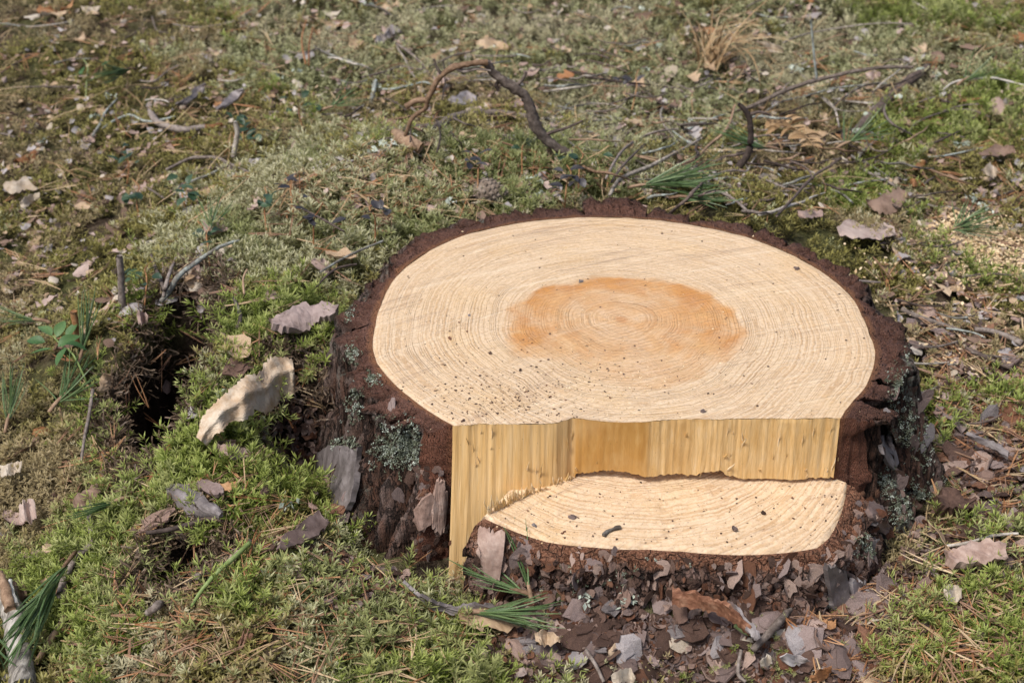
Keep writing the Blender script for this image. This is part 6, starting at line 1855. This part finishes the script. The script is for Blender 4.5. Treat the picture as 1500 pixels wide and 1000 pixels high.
# ------------------------------------------------------------------ small plants
def leaf_green(seed, mat, asp=.34):
    r = np.random.default_rng(seed); V = []
    for i in range(8):
        a = i/7
        for j in range(5):
            b = (j-2)/2; y = asp*math.sin(a**.9*math.pi)**.8*b+.004*b
            V.append((a, y, abs(b)*.09*math.sin(a*math.pi)-.22*a*a+.03*math.sin(a*5+seed)))
    return mesh('leaf', V, grid_faces(8, 5), mat)
LG = {k: [leaf_green(k_*9+i, m_, asp) for i in range(3)] for k_, (k, m_, asp) in enumerate((('green', LEAF_GREEN, .26), ('dark', LEAF_DARK, .30), ('purple', LEAF_PURPLE, .28)))}
def plant(name, label, cat, stem_px, leaves, kind, size, lift=.02, r0=.0011, group=None):
    pts = path(stem_px, lift, None)
    pts[0] = pts[0] - np.array([0, 0, lift])
    B = empty(name, pts[0]); tag(B, label, cat, group)
    v_, f_ = tube(pts, [r0*1.2, r0*.8], 5, 3, .1, 3)
    link('stem', mesh('stem', v_-pts[0], f_, TWIGM['rust' if kind != 'green' else 'green']), B)
    ax = np.array(pts)
    for (u, v, yaw, el) in leaves:
        h_ = at(u, v)[0]; d = np.array(ray(u, v)); d /= np.linalg.norm(d)
        tip = np.array(h_)-d*((lift+.006)/abs(d[2]))
        b = ax[np.argmin(np.linalg.norm(ax-tip, axis=1))]
        a, e = math.radians(yaw), math.radians(el)
        dr = Vector((math.cos(a)*math.cos(e), math.sin(a)*math.cos(e), math.sin(e)))
        q = Quaternion((0, 0, 1), a) @ Quaternion((0, 1, 0), -e) @ Quaternion((1, 0, 0), r_.uniform(-.5, .5))
        s_ = size*r_.uniform(.8, 1.15)
        link('leaf', LG[kind][r_.randrange(3)], B, Vector(tip-pts[0])-dr*s_*.5, q, s_)
    return B
plant('bilberry_sprig', 'bright green bilberry sprig with oval leaves at the left edge of the mound', 'plant', [(122,530),(108,520),(92,508),(78,492)],
      [(66,482,140,20),(88,480,75,35),(104,482,60,40),(112,505,10,-10),(60,512,190,5),(88,520,250,-10),(100,497,40,20),(52,498,175,10)], 'green', .026, .026)
r_ = random.Random(31)
def berry(u, v, n, kind, label, size=.016, ru=26, rv=14):
    lv = [(u+r_.gauss(0, ru*.5), v-8+r_.gauss(0, rv*.6), r_.uniform(0, 360), r_.uniform(-10, 45)) for _ in range(n)]
    st = [(u+r_.uniform(-6, 6), v+12), (u+r_.uniform(-4, 4), v), (u+r_.uniform(-8, 8), v-14), (u+r_.uniform(-12, 12), v-26)]
    plant('lingonberry_sprig', label, 'plant', st, lv, kind, size, .024, .0009, 'small evergreen sprigs growing through the moss')
for a_ in ((350,178,7,'dark','dark green leafy sprig around the bent stub'), (372,205,8,'dark','dark leafy sprig left of the thick brown branch end'), (186,240,6,'dark','dark leafy sprig below the broken branch'), (200,288,7,'dark','low dark leafy sprig in the olive moss'),
           (268,288,8,'dark','low dark leafy sprig below the grey crooked twig'), (388,300,7,'dark','dark green leafy sprig on the straw coloured moss'), (428,278,5,'purple','blackish leafy sprig on the crest of the straw moss'), (462,322,6,'purple','thin blackish leafy sprig on the straw moss'),
           (700,248,7,'purple','blackish leafy sprig on the moss crest behind the stump'), (768,218,5,'dark','dark leafy sprig at the foot of the arched branch'), (830,268,10,'purple','bushy blackish leafy sprig behind the back rim'), (848,240,6,'dark','dark leafy sprig on the crest behind the back rim'),
           (212,408,9,'dark','dark round leaved sprig right of the upright dead stub'), (300,350,6,'dark','dark leafy sprig behind the forked twig'), (548,318,6,'purple','thin dark leafy sprig beside the left back rim'), (128,112,3,'green','pale green two leaved sprig far in the olive moss'),
           (930,128,6,'purple','dark small leaved sprig right of the arched branch'), (440,165,5,'dark','dark sprig in the far moss left of the lying branch')):
    berry(*a_, size=.022 if a_[3] == 'green' else .017)

# pine cone
p, n = at(718, 292); p = p + Vector((0, 0, .010))
B = empty('pine_cone', p, (0.1, 0.12, 0.15)); tag(B, 'closed grey brown pine cone lying in the moss behind the back rim', 'pine cone')
prof = lambda t: .0165*math.sin(min(1, t*1.02)**.72*math.pi)**.75+.001
V, F = tube([(x*.046-.023, 0, 0) for x in np.linspace(0, 1, 9)], [prof(x)*.92 for x in np.linspace(0, 1, 9)], 10, 1, .02, 1)
link('core', mesh('core', V, F, CONE), B)
cs = mesh('scale', [(-.5,0,-.05),(0,-.5,0),(.5,0,.06),(0,.5,0),(.12,0,.30),(-.25,0,.16)], [(0,1,5),(5,1,4),(1,2,4),(2,3,4),(3,5,4),(3,0,5)], CONE, False)
for k in range(96):
    t = .05 + .90*k/95; a = k*2.39996
    pr = prof(t)
    q = Quaternion((1, 0, 0), a)
    s_ = .0052*(.55+.6*math.sin(t*math.pi))
    link('scale', cs, B, q @ Vector((t*.046-.023, 0, pr*.93)), q @ Quaternion((0, 1, 0), -(t-.45)*1.0), (s_*1.15, s_*1.2, s_))

# brown fern frond
pts = path([(1122,172),(1140,178),(1160,186),(1180,199),(1194,216)], .03)
B = empty('fern_frond', pts[0]); tag(B, 'dead tan fern frond with curled leaflets lying right of the crooked branch', 'fern')
v_, f_ = tube(pts, [.0014, .0006], 5, 2, .1, 4); link('stem', mesh('stem', v_-pts[0], f_, FERN_DRY), B)
pin = [leaf_green(60+i, FERN_DRY, .13) for i in range(3)]
pa = np.array(pts)
for k in range(26):
    t = .06+.92*(k//2)/12.5; i = min(3, int(t*4)); f = t*4-i
    c = pa[i]*(1-f)+pa[i+1]*f; side = 1 if k % 2 else -1
    dirn = pa[i+1]-pa[i]; yaw = math.atan2(dirn[1], dirn[0]) + side*(1.25+r_.uniform(-.2, .2))
    L_ = .036*math.sin(.35+t*2.4)*r_.uniform(.8, 1.15)
    link('leaflet', pin[r_.randrange(3)], B, Vector(c-pts[0]), Quaternion((0, 0, 1), yaw) @ Quaternion((0, 1, 0), -r_.uniform(-.1, .5)) @ Quaternion((1, 0, 0), r_.uniform(-.8, .8)), (L_, L_*1.3, L_*1.3))
# dry grass clump
p, n = at(1040, 92)
B = empty('grass_clump', p); tag(B, 'dead brown grass clump with bent blades in the far moss', 'grass clump')
for k in range(64):
    a = r_.uniform(0, 6.28); L_ = r_.uniform(.05, .16); bend = r_.uniform(.3, 1.5); w = r_.uniform(.0012, .0030)
    if r_.random() < .3: a = r_.uniform(-.3, .9)
    V, F = [], []
    x, z, e = 0, 0, r_.uniform(.7, 1.5)
    for i in range(7):
        V += [(x, -w*(1-i/7.5), z), (x, w*(1-i/7.5), z+w*.4)]
        if i: F.append((2*i-2, 2*i, 2*i+1, 2*i-1))
        x += math.cos(e)*L_/6; z += math.sin(e)*L_/6; e -= bend/3
    link('blade', mesh('blade', V, F, GRASS_DRY), B, (r_.gauss(0, .012), r_.gauss(0, .02), 0), (0, 0, a))
# pale lichen tufts lying loose
BIG = [tuft_mesh(50+k, LICHEN) for k in range(4)]
for u, v, sz, lb in ((556,230,.030,'pale blue lichen tuft on the straw moss crest'), (570,222,.024,'second pale lichen tuft on the crest'), (160,148,.022,'pale lichen tuft beside the dark needle tuft'), (145,178,.020,'grey lichen tuft in the far olive moss'), (60,215,.016,'small lichen tuft above the white leaf cluster'),
                     (552,135,.022,'lichen tuft hanging on a short standing twig'), (545,15,.022,'lichen tuft at the top of the far moss'), (785,272,.022,'pale lichen tuft right of the pine cone'), (660,305,.016,'white lichen tuft at the left back rim'), (790,295,.020,'mint lichen flake lying on the back bark'),
                     (1160,108,.024,'pale lichen tuft under the leaning twig'), (1170,112,.018,'second lichen tuft under the leaning twig'), (965,75,.018,'lichen tuft in the far grey moss'), (945,110,.016,'small lichen tuft above the arching twigs'), (940,20,.018,'lichen tuft at the far top edge'),
                     (1405,220,.022,'lichen tuft beside the dark bark piece'), (1425,300,.022,'grey lichen tuft below the cream leaf cluster'), (1440,312,.020,'grey lichen tuft above the sawdust patch'), (385,640,.020,'grey lichen tuft below the long torn leaf'), (425,750,.018,'grey branching lichen above the mauve flake'),
                     (440,112,.018,'bluish lichen tuft among far leaves'), (408,120,.018,'dull bluish lichen tuft in the far moss'), (920,890,.016,'grey lichen tuft in the bark litter'), (860,885,.018,'dull lichen tuft beside the needle sprig'), (1372,118,.016,'white lichen at the top of the rotten log'), (262,855,.014,'mint lichen on the twig over the small hole'), (326,585,.012,'dark bluish lichen speck above the long torn leaf'), (1010,185,.016,'lichen tuft in the twig tangle'), (720,75,.016,'teal lichen bit under the tan holed leaf')):
    p, n = at(u, v)
    tag(link('lichen_tuft', BIG[r_.randrange(4)], None, p+Vector((0, 0, .008)), quat_on(n, r_.uniform(0, 6)), sz*.8), lb, 'lichen', 'loose lichen tufts')
# dead leaves heaped at the far left corner
for k in range(11):
    u, v = 82+r_.gauss(0, 26), 22+r_.gauss(0, 9)
    lay('dead_leaf', LEAVES[r_.choice(['tan', 'tan', 'orange', 'pale'])]['torn'][r_.randrange(3)], u, v, r_.uniform(.026, .042), r_.uniform(0, 6.28), r_.uniform(-.9, .9), .012, auto_label(('upright','flat','folded','cupped','split','twisted','rolled','narrow','wide','crumpled','half buried')[k] + ' dry leaf in the heap at the far left corner', u, v), 'leaf', 'dry leaves heaped at the far left corner', r_.uniform(0, 6.28))
for u, v, sz, c, lb in ((802,297,.018,'pale','pale leaf leaning on the back rim right of the pine cone'), (822,298,.018,'pale','second pale leaf on the back rim'), (775,290,.016,'tan','tan leaf between the pine cone and the back bark'), (690,292,.016,'brown','brown leaf left of the pine cone'), (845,302,.020,'brown','dark leaf lying on the back bark'),
                        (500,385,.040,'tan','tan leaf sliver beside the left back rim'), (470,398,.026,'pinkish','pinkish leaf beside the lichened bark plate'), (398,440,.026,'pinkish','pinkish leaf above the lichened bark plate'), (350,520,.040,'tan','tan leaf half hidden in moss above the long torn leaf'), (300,715,.020,'orange','small orange leaf between the mauve and the grey flake'), (345,825,.018,'pinkish','small curled leaf at the end of the green shoot'), (455,712,.016,'orange','small orange leaf beside the lichened root bark'), (280,612,.024,'grey','grey leaf hanging at the lower rim of the big hole')):
    lay('dead_leaf', LEAVES[c]['torn' if u % 2 else 'ovate'][r_.randrange(3)], u, v, sz, r_.uniform(0, 6.28), r_.uniform(-.6, .6), .007, lb, 'leaf', 'dead leaves scattered on the forest floor', r_.uniform(0, 6.28))
